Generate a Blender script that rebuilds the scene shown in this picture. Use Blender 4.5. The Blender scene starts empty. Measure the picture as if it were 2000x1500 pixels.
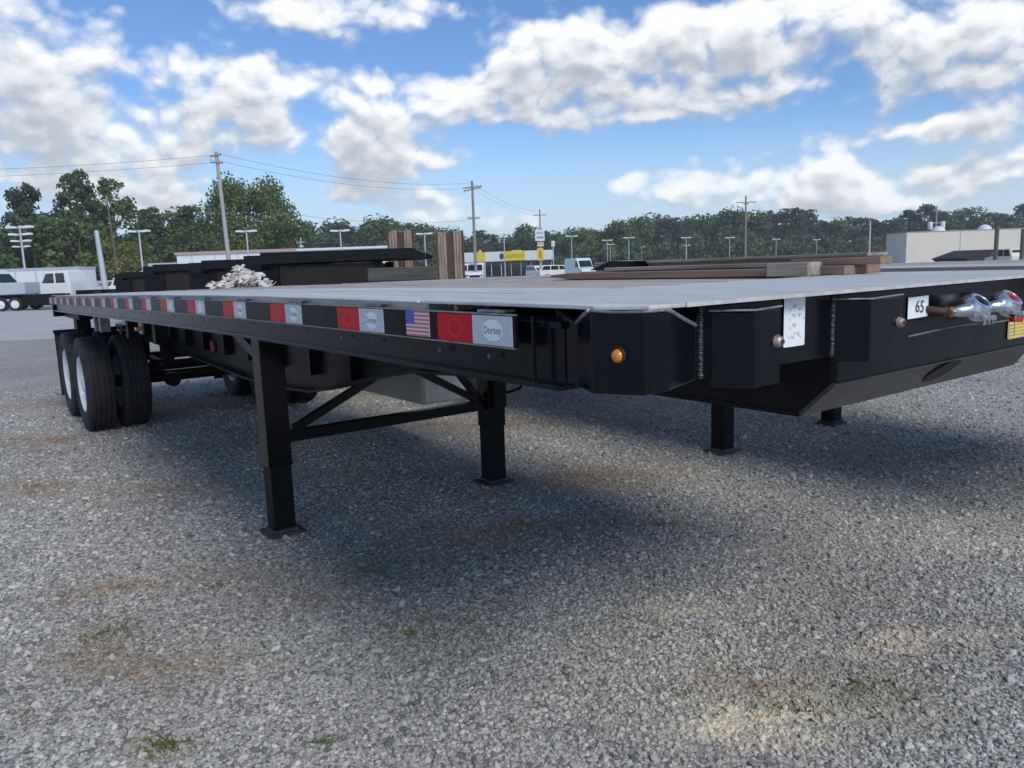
import bpy, bmesh, math, random
import numpy as np
from mathutils import Vector, Matrix
R = math.radians
random.seed(7)
rng = np.random.default_rng(11)
sc = bpy.context.scene
COL = sc.collection

# ------------------------------------------------------------------ camera
EYE = 1.62
FPX = 1500.0                      # focal length in pixels of a 2000 px wide frame
PITCH = math.atan((750 - 522) / FPX)
ROLL = 0.035
cp, sp = math.cos(PITCH), math.sin(PITCH)
c_, s_ = math.cos(ROLL), math.sin(ROLL)
FW = Vector((0, cp, -sp)); RT0 = Vector((1, 0, 0)); UP0 = Vector((0, sp, cp))
RT = RT0 * c_ - UP0 * s_
UP = RT0 * s_ + UP0 * c_
cam_d = bpy.data.cameras.new('camera'); cam = bpy.data.objects.new('camera', cam_d); COL.objects.link(cam)
M = Matrix((RT, UP, -FW)).transposed().to_4x4(); M.translation = Vector((0, 0, EYE))
cam.matrix_world = M
cam_d.sensor_width = 36.0; cam_d.lens = 36.0 * FPX / 2000.0
cam_d.clip_start = 0.05; cam_d.clip_end = 4000
sc.camera = cam
sc.render.resolution_x, sc.render.resolution_y = 1024, 768
sc.view_settings.view_transform = 'Standard'
sc.view_settings.look = 'None'
sc.view_settings.gamma = 1.0
sc.view_settings.use_curve_mapping = False
sc.view_settings.exposure = 1.15
sc.cycles.max_bounces = 6
sc.cycles.diffuse_bounces = 3
sc.cycles.glossy_bounces = 3
sc.cycles.transparent_max_bounces = 6
sc.cycles.use_denoising = True

# ------------------------------------------------------------------ sun and sky
SUN_EL, SUN_AZ = R(40), R(149)      # azimuth measured from +Y (ahead of the camera) towards +X
sd = Vector((math.cos(SUN_EL) * math.sin(SUN_AZ), math.cos(SUN_EL) * math.cos(SUN_AZ), math.sin(SUN_EL)))
sun_d = bpy.data.lights.new('sun', 'SUN'); sun = bpy.data.objects.new('sun', sun_d); COL.objects.link(sun)
sun_d.energy = 1.05; sun_d.angle = R(26); sun_d.color = (1.0, 0.93, 0.82)
sun.rotation_euler = (-sd).to_track_quat('-Z', 'Y').to_euler()


class N:
    """tiny helper round a node tree"""
    def __init__(s, nt): s.nt = nt
    def n(s, t, **k):
        o = s.nt.nodes.new(t)
        for a, b in k.items(): setattr(o, a, b)
        return o
    def l(s, a, b): s.nt.links.new(a, b)
    def put(s, sock, v):
        if isinstance(v, bpy.types.NodeSocket): s.l(v, sock)
        elif v is not None: sock.default_value = v
    def m(s, op, a=None, b=None, c=None, clamp=False):
        o = s.n('ShaderNodeMath', operation=op); o.use_clamp = clamp
        for i, v in enumerate((a, b, c)):
            if v is not None: s.put(o.inputs[i], v)
        return o.outputs[0]
    def vm(s, op, a, b=None):
        o = s.n('ShaderNodeVectorMath', operation=op); s.put(o.inputs[0], a)
        if b is not None: s.put(o.inputs[1], b)
        return o.outputs[0]
    def mix(s, f, a, b, blend='MIX'):
        o = s.n('ShaderNodeMix', data_type='RGBA', blend_type=blend)
        s.put(o.inputs[0], f)
        s.put(o.inputs[6], (*a, 1) if isinstance(a, tuple) and len(a) == 3 else a)
        s.put(o.inputs[7], (*b, 1) if isinstance(b, tuple) and len(b) == 3 else b)
        return o.outputs[2]
    def noise(s, vec, scale, detail=4, rough=0.55, dist=0.0):
        o = s.n('ShaderNodeTexNoise'); s.put(o.inputs['Vector'], vec)
        o.inputs['Scale'].default_value = scale; o.inputs['Detail'].default_value = detail
        o.inputs['Roughness'].default_value = rough; o.inputs['Distortion'].default_value = dist
        return o.outputs[0]
    def vor(s, vec, scale, feature='F1', out=0):
        o = s.n('ShaderNodeTexVoronoi', feature=feature); s.put(o.inputs['Vector'], vec)
        o.inputs['Scale'].default_value = scale
        return o.outputs[out]
    def smooth(s, v, a, b):
        o = s.n('ShaderNodeMapRange', interpolation_type='SMOOTHSTEP'); s.put(o.inputs[0], v)
        o.inputs[1].default_value = a; o.inputs[2].default_value = b
        return o.outputs[0]


def px_dir(u, v):
    d = FW * FPX + RT * (u - 1000) + UP * (750 - v)
    return d.normalized()


# clouds of the photograph: centre and radii (pixels of the 2000 px frame) and thickness
CLOUDS = [(40, 50, 170, 90, .95), (60, 180, 150, 70, .8), (150, 275, 170, 62, 1.3), (30, 300, 110, 60, .9), (255, 315, 70, 36, .8),
          (400, 140, 100, 40, .95), (520, 165, 80, 36, .8), (430, 240, 105, 42, 1.25), (510, 285, 70, 28, .6),
          (620, 20, 190, 52, 1.1), (820, 10, 90, 30, .6), (725, 300, 92, 72, 1.5), (870, 312, 80, 18, .55),
          (690, 170, 60, 30, .75), (830, 180, 120, 50, .85), (1055, 110, 100, 70, 1.2), (1250, 95, 180, 60, .95),
          (1480, 90, 190, 60, 1.0), (1120, 215, 170, 36, .95), (1330, 215, 190, 30, .85), (960, 200, 110, 36, .7), (1520, 170, 60, 16, .5),
          (1600, 20, 160, 34, .6), (1850, 60, 160, 85, 1.0), (1960, 130, 110, 80, .9), (1775, 165, 75, 26, .85), (1722, 195, 20, 30, .6),
          (1890, 245, 180, 24, .75), (1740, 268, 110, 16, .5), (1960, 325, 130, 42, 1.3), (1855, 352, 60, 22, .65), (1650, 345, 80, 38, 1.2),
          (1520, 298, 120, 12, .45), (1440, 358, 110, 36, 1.15), (1280, 392, 110, 24, .8), (1235, 352, 46, 22, .9), (1540, 402, 120, 20, .7),
          (835, 408, 66, 34, 1.25), (300, 390, 90, 44, 1.0), (190, 400, 140, 40, .7), (1015, 420, 70, 26, .85), (700, 385, 150, 16, .5),
          (560, 365, 70, 14, .55), (1740, 405, 80, 22, .9), (1920, 392, 90, 18, .6), (1080, 330, 80, 12, .45)]

world = bpy.data.worlds.new('World'); sc.world = world; world.use_nodes = True
wt = N(world.node_tree); world.node_tree.nodes.clear()
# density of the cloud cover in a direction, as a node group used twice (here, and a little higher up)
cg = bpy.data.node_groups.new('cloud_density', 'ShaderNodeTree')
cg.interface.new_socket('Direction', in_out='INPUT', socket_type='NodeSocketVector')
cg.interface.new_socket('Density', in_out='OUTPUT', socket_type='NodeSocketFloat')
g = N(cg)
gi = g.n('NodeGroupInput'); go = g.n('NodeGroupOutput')
dn = g.vm('NORMALIZE', gi.outputs[0])
wv = g.n('ShaderNodeTexNoise'); g.l(dn, wv.inputs['Vector']); wv.inputs['Scale'].default_value = 9; wv.inputs['Detail'].default_value = 5
warp = g.vm('SUBTRACT', wv.outputs[1], (.5, .5, .5))
sca = g.n('ShaderNodeVectorMath', operation='SCALE'); g.l(warp, sca.inputs[0]); sca.inputs['Scale'].default_value = 0.05
dw = g.vm('ADD', dn, sca.outputs[0])
sx = g.n('ShaderNodeSeparateXYZ'); g.l(dw, sx.inputs[0])
az = g.m('ARCTAN2', sx.outputs[0], sx.outputs[1])
el = g.m('ARCSINE', g.m('MAXIMUM', g.m('MINIMUM', sx.outputs[2], 1.0), -1.0))
cxyz = g.n('ShaderNodeCombineXYZ'); g.l(az, cxyz.inputs[0]); g.l(el, cxyz.inputs[1]); ae = cxyz.outputs[0]
tot = None
for (u, v, ru, rv, w) in CLOUDS:
    d = px_dir(u, v); a0 = math.atan2(d.x, d.y); e0 = math.asin(d.z)
    k = 1.0 / math.sqrt(FPX ** 2 + (u - 1000) ** 2 + (v - 750) ** 2) * 1.05
    q = g.n('ShaderNodeVectorMath', operation='MULTIPLY_ADD'); g.l(ae, q.inputs[0])
    q.inputs[1].default_value = (1 / (ru * k), 1 / (rv * k), 0); q.inputs[2].default_value = (-a0 / (ru * k), -e0 / (rv * k), 0)
    dt = g.n('ShaderNodeVectorMath', operation='DOT_PRODUCT'); g.l(q.outputs[0], dt.inputs[0]); g.l(q.outputs[0], dt.inputs[1])
    tot = g.m('MULTIPLY_ADD', g.m('POWER', 0.45, dt.outputs['Value']), w, tot if tot is not None else 0.0)
# elsewhere in the sky the same broken cloud goes on, from noise
inside = g.m('MULTIPLY', g.smooth(g.m('ABSOLUTE', az), 0.95, 0.62), g.smooth(el, 0.52, 0.36))
st = g.vm('MULTIPLY', dn, (1, 1, 1.6))
far = g.m('MULTIPLY', g.m('SUBTRACT', g.noise(st, 4.5, 4, .55), 0.47), 6.0)
blob = g.m('MULTIPLY', tot, inside)
gen = g.m('MULTIPLY', far, g.m('SUBTRACT', 1.0, inside))
st2 = g.vm('MULTIPLY', dw, (1, 1, 1.45))
def puff(scale):
    o = g.n('ShaderNodeTexVoronoi', feature='F1'); g.l(st2, o.inputs['Vector']); o.inputs['Scale'].default_value = scale
    return g.m('SUBTRACT', 0.56, o.outputs['Distance'])
fb = g.m('MULTIPLY', g.m('SUBTRACT', g.noise(st2, 12, 8, .64), 0.5), 1.5)
pf = g.m('ADD', g.m('MULTIPLY', puff(19), .62), g.m('MULTIPLY', puff(42), .46))
blob = g.m('MINIMUM', blob, 1.15)
dens = g.m('ADD', g.m('ADD', blob, gen), g.m('ADD', g.m('ADD', fb, pf), -0.82))
g.l(dens, go.inputs[0])

tc = wt.n('ShaderNodeTexCoord')
sky = wt.n('ShaderNodeTexSky', sky_type='NISHITA'); sky.sun_disc = False
sky.sun_elevation = SUN_EL; sky.sun_rotation = SUN_AZ
sky.air_density = 1.0; sky.dust_density = 0.25; sky.ozone_density = 3.0
g1 = wt.n('ShaderNodeGroup'); g1.node_tree = cg; wt.l(tc.outputs['Generated'], g1.inputs[0])
def dens_at(off):
    o = wt.n('ShaderNodeGroup'); o.node_tree = cg; wt.l(wt.vm('ADD', tc.outputs['Generated'], off), o.inputs[0]); return o.outputs[0]
D1 = g1.outputs[0]
cover = wt.smooth(D1, -0.30, 0.42)
lit = wt.m('ADD', wt.m('MULTIPLY', wt.m('SUBTRACT', D1, dens_at((0.004, 0, 0.012))), .55), wt.m('MULTIPLY', wt.m('SUBTRACT', D1, dens_at((0.01, 0, 0.045))), .38))
lit = wt.m('ADD', lit, .62)
thick = wt.smooth(D1, 0.2, 1.1)
shade = wt.m('SUBTRACT', lit, wt.m('MULTIPLY', thick, 0.47), clamp=True)
ramp = wt.n('ShaderNodeValToRGB'); wt.l(shade, ramp.inputs[0])
cr = ramp.color_ramp
cr.elements[0].position = 0.0; cr.elements[0].color = (0.24, 0.275, 0.335, 1)
cr.elements[1].position = 0.92; cr.elements[1].color = (0.68, 0.69, 0.70, 1)
e_ = cr.elements.new(0.45); e_.color = (0.37, 0.395, 0.435, 1)
skyc = wt.mix(1.0, sky.outputs[0], (0.68, 0.86, 1.06), 'MULTIPLY')
szz = wt.n('ShaderNodeSeparateXYZ'); wt.l(tc.outputs['Generated'], szz.inputs[0])
skyc = wt.mix(wt.smooth(szz.outputs[2], 0.20, -0.02), skyc, (4.9, 6.0, 7.3))
bsky = wt.n('ShaderNodeBackground'); wt.l(skyc, bsky.inputs[0]); bsky.inputs[1].default_value = 0.058
bcl = wt.n('ShaderNodeBackground'); wt.l(ramp.outputs[0], bcl.inputs[0]); bcl.inputs[1].default_value = 0.70
# clouds thin out into the haze of the horizon and stop there
sz = wt.n('ShaderNodeSeparateXYZ'); wt.l(tc.outputs['Generated'], sz.inputs[0])
cover2 = wt.m('MULTIPLY', cover, wt.smooth(sz.outputs[2], -0.015, 0.02))
mxs = wt.n('ShaderNodeMixShader'); wt.l(wt.m('MULTIPLY', cover2, 0.97), mxs.inputs[0]); wt.l(bsky.outputs[0], mxs.inputs[1]); wt.l(bcl.outputs[0], mxs.inputs[2])
wo = wt.n('ShaderNodeOutputWorld'); wt.l(mxs.outputs[0], wo.inputs[0])
world.cycles.sampling_method = 'MANUAL'; world.cycles.sample_map_resolution = 512


# ------------------------------------------------------------------ materials
MATS = {}
def mat(name, base, rough=0.6, metal=0.0, var=None, bump=None, coat=0.0, spec=0.5, trans=None, stretch=(1, 1, 1), rvar=0.0, emit=None, rnd=None):
    """var = (scale, amount, second colour); bump = (scale, strength)"""
    m = bpy.data.materials.new(name); m.use_nodes = True
    t = N(m.node_tree); b = m.node_tree.nodes['Principled BSDF']
    tc = t.n('ShaderNodeTexCoord'); vec = tc.outputs['Object']
    if stretch != (1, 1, 1): vec = t.vm('MULTIPLY', vec, stretch)
    colr = (*base, 1)
    b.inputs['Base Color'].default_value = colr
    last = colr
    if var:
        nf = t.noise(vec, var[0], 6, .62)
        f = t.m('MULTIPLY', t.smooth(nf, .38, .66), var[1])
        last = t.mix(f, colr, var[2]); t.l(last, b.inputs['Base Color'])
    if rnd:
        oi = t.n('ShaderNodeObjectInfo')
        last = t.mix(t.m('MULTIPLY', oi.outputs['Random'], rnd[0]), last, rnd[1]); t.l(last, b.inputs['Base Color'])
    b.inputs['Roughness'].default_value = rough
    if rvar:
        t.l(t.m('ADD', rough - rvar / 2, t.m('MULTIPLY', t.noise(vec, 7, 5, .6), rvar)), b.inputs['Roughness'])
    b.inputs['Metallic'].default_value = metal
    b.inputs['Specular IOR Level'].default_value = spec
    if coat:
        b.inputs['Coat Weight'].default_value = coat; b.inputs['Coat Roughness'].default_value = 0.12
    if trans: b.inputs['Transmission Weight'].default_value = trans
    if bump:
        bn = t.n('ShaderNodeBump'); bn.inputs['Strength'].default_value = bump[1]; bn.inputs['Distance'].default_value = 0.01
        t.l(t.noise(vec, bump[0], 6, .6), bn.inputs['Height']); t.l(bn.outputs[0], b.inputs['Normal'])
    MATS[name] = m
    return m

black = mat('black_paint', (.0035, .0045, .007), .20, 0, (5, .5, (.007, .008, .011)), (60, .03), rvar=.2, spec=.24)
black2 = mat('black_frame_paint', (.004, .0045, .006), .5, 0, (6, .6, (.013, .012, .011)), (60, .08), rvar=.2, spec=.18)
padm = mat('dusty_pad_steel', (.045, .040, .036), .8, 0, (20, .9, (.10, .088, .075)), (60, .3))
railm = mat('rail_paint', (.003, .0035, .005), .32, 0, (7, .7, (.010, .010, .011)), (60, .05), rvar=.2, spec=.12)
apronm = mat('black_paint_gravel_reflection', (.028, .029, .031), .34, 0, (4, .7, (.050, .050, .050)), (90, .04), rvar=.2, spec=.5)  # black paint greyed so its colour carries the reflection of the gravel
bare = mat('worn_bare_metal', (.34, .35, .37), .42, .5, (30, .8, (.16, .15, .15)), (80, .15))
alu = mat('aluminium_deck', (.80, .775, .73), .46, .2, (7, .85, (.50, .495, .48)), (140, .12), stretch=(.35, 3, 1), rvar=.2, rnd=(.6, (.50, .485, .45)))
wood = mat('weathered_deck_wood', (.62, .55, .47), .7, 0, (9, .9, (.40, .34, .28)), (60, .35), stretch=(.12, 3, 1), rnd=(.75, (.40, .34, .28)))
pwood = mat('old_brown_lumber', (.25, .135, .095), .85, 0, (8, .9, (.34, .25, .19)), (50, .5), stretch=(.15, 3, 3), rnd=(.5, (.24, .17, .135)))
gwood = mat('grey_lumber', (.40, .35, .30), .9, 0, (8, .9, (.20, .155, .125)), (50, .5), stretch=(.15, 3, 3))
rubber = mat('tyre_rubber', (.020, .020, .021), .72, 0, (10, .7, (.045, .042, .040)), (40, .1), spec=.35)
white = mat('white_vehicle_paint', (.78, .80, .82), .35, 0, (2, .3, (.66, .68, .70)), coat=.3)
whitew = mat('white_wheel_paint', (.80, .82, .85), .4, 0, (5, .4, (.6, .61, .62)))
redt = mat('red_reflective_tape', (.62, .003, .012), .35, 0, (200, .4, (.46, .0, .006)), spec=.2)
redr = mat('red_ring_print', (.66, .0035, .0135), .34)
wht = mat('white_reflective_tape', (.60, .63, .65), .38, .1, (150, .5, (.40, .43, .46)))
paper = mat('white_paper', (.84, .87, .88), .8)
blue = mat('flag_blue_print', (.045, .06, .42), .5)
fred = mat('flag_red_print', (.62, .13, .14), .5)
fwhite = mat('flag_white_print', (.74, .66, .66), .5)
ink = mat('dark_ink', (.05, .055, .07), .7)
grey_ink = mat('grey_ink', (.30, .33, .38), .7)
amber = mat('amber_lens', (.75, .24, .015), .18, 0, coat=.6)
dred = mat('dark_red_lens', (.22, .008, .018), .3)
chrome = mat('polished_cast_alloy', (.72, .74, .77), .2, .9, (25, .7, (.4, .42, .45)), (50, .2))
brass = mat('brass_fitting', (.42, .27, .12), .36, .85, (40, .6, (.2, .13, .07)))
zinc = mat('zinc_bolt', (.52, .43, .35), .4, .7, (60, .7, (.25, .16, .11)), (90, .3))
redp = mat('red_paint', (.42, .02, .03), .35)
yellow = mat('yellow_label', (.86, .60, .06), .5, 0, (30, .3, (.9, .72, .2)))
steel = mat('brushed_steel_box', (.50, .475, .42), .42, .3, (4, .6, (.38, .36, .32)), stretch=(1, 1, .3))
steel2 = mat('steel_box_front', (.62, .59, .54), .5, .2, (4, .5, (.52, .49, .45)))
strapm = mat('off_white_webbing', (.74, .72, .68), .9, 0, (14, .7, (.50, .47, .42)), (60, .3))
glassm = mat('dark_window_glass', (.015, .02, .025), .06, 0, spec=.8)
galv = mat('galvanised_pole', (.52, .56, .60), .5, .3, (2, .5, (.42, .46, .50)))
polew = mat('utility_pole_wood', (.22, .20, .18), .9, 0, (6, .8, (.34, .32, .30)), stretch=(4, 4, .3))
polel = mat('pale_pole_wood', (.42, .41, .39), .9, 0, (6, .8, (.30, .29, .28)), stretch=(4, 4, .3))
tan = mat('tan_metal_cladding', (.66, .61, .52), .7, 0, (.4, .5, (.60, .55, .47)))
tand = mat('tan_trim', (.38, .35, .30), .7)
wbld = mat('white_cladding', (.74, .77, .80), .6, 0, (.3, .4, (.64, .67, .70)))
gbld = mat('grey_cladding', (.45, .50, .56), .6, 0, (.3, .4, (.38, .43, .49)))
pinkr = mat('faded_red_roof', (.50, .33, .29), .8, 0, (1, .5, (.42, .30, .27)))
ysign = mat('yellow_sign_panel', (.82, .58, .02), .5)
asphm = mat('dark_roof', (.035, .033, .033), .8)
barkm = mat('bark', (.10, .085, .07), .95, 0, (6, .8, (.17, .15, .13)), (20, .5))
mat('dark_infill', (.009, .006, .005), .8, 0, (9, .8, (.020, .013, .010)), (40, .3))
dtimber = mat('dark_grey_timber', (.12, .11, .10), .9, 0, (8, .9, (.06, .05, .045)), (50, .5), stretch=(.15, 3, 3))
rust = mat('rusty_brown_steel', (.10, .05, .035), .8, 0, (9, .8, (.05, .035, .03)), (40, .3))
weldm = mat('weld_bead', (.060, .062, .066), .42, .3, (120, .9, (.22, .22, .23)), (150, .6))


def leafmat(name, a, b_):
    m = bpy.data.materials.new(name); m.use_nodes = True
    t = N(m.node_tree); nt = m.node_tree; b = nt.nodes['Principled BSDF']
    gpos = t.n('ShaderNodeNewGeometry'); oi = t.n('ShaderNodeObjectInfo')
    f = t.noise(gpos.outputs['Position'], .45, 5, .7)
    c = t.mix(t.smooth(f, .36, .64), a, b_)
    c = t.mix(t.m('MULTIPLY', oi.outputs['Random'], .45), c, (a[0] * .8, a[1] * .75, a[2] * 1.1))
    t.l(c, b.inputs['Base Color']); b.inputs['Roughness'].default_value = .65
    b.inputs['Specular IOR Level'].default_value = .25
    tr = t.n('ShaderNodeBsdfTranslucent'); t.l(c, tr.inputs[0])
    mx = t.n('ShaderNodeMixShader'); mx.inputs[0].default_value = .25
    t.l(b.outputs[0], mx.inputs[1]); t.l(tr.outputs[0], mx.inputs[2])
    t.l(mx.outputs[0], nt.nodes['Material Output'].inputs[0])
    return m
leaf_a = leafmat('dark_green_leaves', (.085, .13, .05), (.15, .205, .07))
leaf_b = leafmat('mid_green_leaves', (.11, .165, .05), (.19, .25, .075))
leaf_p = leafmat('pine_needles', (.065, .105, .055), (.12, .165, .08))
leaf_y = leafmat('yellow_green_leaves', (.15, .18, .04), (.26, .26, .07))


# ------------------------------------------------------------------ mesh helpers
class MB:
    def __init__(s): s.v = []; s.f = []; s.mi = []; s.cur = 0
    def add(s, vs, fs):
        o = len(s.v); s.v += [tuple(p) for p in vs]
        for f in fs: s.f.append(tuple(i + o for i in f)); s.mi.append(s.cur)
        return s
    def box(s, x0, x1, y0, y1, z0, z1):
        return s.add([(x0, y0, z0), (x1, y0, z0), (x1, y1, z0), (x0, y1, z0), (x0, y0, z1), (x1, y0, z1), (x1, y1, z1), (x0, y1, z1)],
                     [(0, 3, 2, 1), (4, 5, 6, 7), (0, 1, 5, 4), (1, 2, 6, 5), (2, 3, 7, 6), (3, 0, 4, 7)])
    def long_box(s, x0, x1, y0, y1, z0, z1, n=12):
        for i in range(n):
            pass
        vs = []; fs = []
        for i in range(n + 1):
            x = x0 + (x1 - x0) * i / n
            vs += [(x, y0, z0), (x, y1, z0), (x, y1, z1), (x, y0, z1)]
        for i in range(n):
            a = i * 4; b = a + 4
            for k in range(4): fs.append((a + k, a + (k + 1) % 4, b + (k + 1) % 4, b + k))
        fs.append((0, 3, 2, 1)); e = n * 4; fs.append((e, e + 1, e + 2, e + 3))
        return s.add(vs, fs)
    def prism(s, poly, axis, a, b):
        n = len(poly)
        def P(p, t):
            return {'x': (t, p[0], p[1]), 'y': (p[0], t, p[1]), 'z': (p[0], p[1], t)}[axis]
        vs = [P(p, a) for p in poly] + [P(p, b) for p in poly]
        fs = [tuple(range(n)), tuple(range(2 * n - 1, n - 1, -1))] + [(i, (i + 1) % n, n + (i + 1) % n, n + i) for i in range(n)]
        return s.add(vs, fs)
    def hexa(s, p):                         # eight corners: bottom ring then top ring
        return s.add(p, [(0, 3, 2, 1), (4, 5, 6, 7), (0, 1, 5, 4), (1, 2, 6, 5), (2, 3, 7, 6), (3, 0, 4, 7)])
    def tip(s, c, ang):                     # tip everything so far about the y axis through c
        ca, sa = math.cos(ang), math.sin(ang)
        s.v = [(c[0] + (x - c[0]) * ca + (z - c[2]) * sa, y, c[2] - (x - c[0]) * sa + (z - c[2]) * ca) for x, y, z in s.v]; return s
    def path(s, pts, r, n=8, r2=None, cap=True):
        pts = [Vector(p) for p in pts]; m = len(pts); vs = []; fs = []
        up = Vector((0, 0, 1))
        for i, p in enumerate(pts):
            d = (pts[min(i + 1, m - 1)] - pts[max(i - 1, 0)]).normalized()
            a = d.cross(up if abs(d.z) < .95 else Vector((1, 0, 0))).normalized(); b = d.cross(a)
            rr = r if r2 is None else r + (r2 - r) * i / max(m - 1, 1)
            for k in range(n):
                t = 2 * math.pi * k / n
                vs.append(p + a * (rr * math.cos(t)) + b * (rr * math.sin(t)))
        for i in range(m - 1):
            for k in range(n): fs.append((i * n + k, i * n + (k + 1) % n, (i + 1) * n + (k + 1) % n, (i + 1) * n + k))
        if cap: fs += [tuple(range(n - 1, -1, -1)), tuple(range((m - 1) * n, m * n))]
        return s.add(vs, fs)
    def bar(s, p, q, w, h):                  # rectangular bar from p to q
        p = Vector(p); q = Vector(q); d = (q - p).normalized()
        a = d.cross(Vector((0, 0, 1)) if abs(d.z) < .95 else Vector((1, 0, 0))).normalized() * (w / 2); b = d.cross(a).normalized() * (h / 2)
        return s.hexa([p - a - b, p + a - b, p + a + b, p - a + b, q - a - b, q + a - b, q + a + b, q - a + b])
    def lathe(s, prof, c, axis='y', n=40):   # prof = (radius, offset along axis); closed at ends only where the radius is 0
        vs = []; fs = []; m = len(prof)
        for (r, h) in prof:
            for k in range(n):
                t = 2 * math.pi * k / n; a, b = r * math.cos(t), r * math.sin(t)
                vs.append({'y': (c[0] + a, c[1] + h, c[2] + b), 'z': (c[0] + a, c[1] + b, c[2] + h), 'x': (c[0] + h, c[1] + a, c[2] + b)}[axis])
        for i in range(m - 1):
            for k in range(n): fs.append((i * n + k, i * n + (k + 1) % n, (i + 1) * n + (k + 1) % n, (i + 1) * n + k))
        return s.add(vs, fs)
    def quad(s, a, b, c, d): return s.add([a, b, c, d], [(0, 1, 2, 3)])
    def build(s, name, mats, parent=None, bevel=0.0, smooth=None, warp=None, recalc=True):
        me = bpy.data.meshes.new(name)
        vs = s.v if warp is None else [(x, y, z + warp(x)) for x, y, z in s.v]
        me.from_pydata(vs, [], s.f)
        mats = mats if isinstance(mats, (list, tuple)) else [mats]
        for m in mats: me.materials.append(m)
        if len(mats) > 1: me.polygons.foreach_set('material_index', s.mi)
        if recalc:
            bm = bmesh.new(); bm.from_mesh(me); bmesh.ops.recalc_face_normals(bm, faces=bm.faces); bm.to_mesh(me); bm.free()
        if smooth is not None:
            me.polygons.foreach_set('use_smooth', [True] * len(me.polygons)); me.set_sharp_from_angle(angle=R(smooth))
        me.update()
        o = bpy.data.objects.new(name, me); COL.objects.link(o)
        if parent is not None: o.parent = parent
        if bevel:
            bv = o.modifiers.new('bevel', 'BEVEL'); bv.width = bevel; bv.segments = 2; bv.limit_method = 'ANGLE'; bv.angle_limit = R(40)
        return o


def tag(o, label=None, cat=None, group=None, kind=None):
    for k, v in (('label', label), ('category', cat), ('group', group), ('kind', kind)):
        if v: o[k] = v
    return o


def thing(name, label, cat, loc=(0, 0, 0), rz=0.0, group=None, parent=None):
    o = bpy.data.objects.new(name, None); COL.objects.link(o); o.empty_display_size = .2
    o.location = loc; o.rotation_euler = (0, 0, rz)
    return tag(o, label, cat, group)


def copy_tree(o, parent=None, skip=()):
    c = o.copy(); COL.objects.link(c); c.parent = parent
    for ch in list(o.children):
        if ch.name.split('.')[0] not in skip: copy_tree(ch, c, skip)
    return c


def text(name, body, size, m, parent, mtx, align='CENTER', bold=0.0):
    cu = bpy.data.curves.new(name, 'FONT'); cu.body = body; cu.size = size; cu.align_x = align; cu.align_y = 'CENTER'; cu.offset = bold
    t = bpy.data.objects.new(name, cu); COL.objects.link(t)
    dg = bpy.context.evaluated_depsgraph_get()
    me = bpy.data.meshes.new_from_object(t.evaluated_get(dg)); bpy.data.objects.remove(t)
    me.materials.clear(); me.materials.append(m)
    me.transform(mtx)
    o = bpy.data.objects.new(name, me); COL.objects.link(o); o.parent = parent
    return o


def col_x(u, y):
    """world x of image column u (at eye height) for something standing y metres ahead"""
    v = 522 - ROLL * (u - 1000)
    d = px_dir(u, v); return d.x / d.y * y
def at(u, v, y):
    d = px_dir(u, v); t = y / d.y
    return Vector((d.x * t, y, EYE + d.z * t))


# ------------------------------------------------------------------ ground
def ground_material():
    m = bpy.data.materials.new('crushed_stone_ground'); m.use_nodes = True
    t = N(m.node_tree); b = m.node_tree.nodes['Principled BSDF']
    p = t.n('ShaderNodeNewGeometry').outputs['Position']
    v1 = t.n('ShaderNodeTexVoronoi'); t.l(p, v1.inputs['Vector']); v1.inputs['Scale'].default_value = 55
    bw = t.n('ShaderNodeSeparateXYZ'); t.l(v1.outputs['Color'], bw.inputs[0])
    c = t.mix(bw.outputs[0], (.34, .325, .285), (.70, .675, .60))
    c = t.mix(t.smooth(v1.outputs['Distance'], .45, .75), c, (.17, .165, .15))
    fine = t.noise(p, 160, 3, .7)
    c = t.mix(t.m('MULTIPLY', t.smooth(fine, .4, .65), .35), c, (.33, .34, .35))
    c = dust(t, p, c)
    t.l(c, b.inputs['Base Color']); b.inputs['Roughness'].default_value = .9
    bn = t.n('ShaderNodeBump'); bn.inputs['Strength'].default_value = .5; bn.inputs['Distance'].default_value = .008
    hh = t.m('ADD', t.m('MULTIPLY', v1.outputs['Distance'], -1.0), t.m('MULTIPLY', fine, .5))
    t.l(hh, bn.inputs['Height']); t.l(bn.outputs[0], b.inputs['Normal'])
    return m


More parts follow.
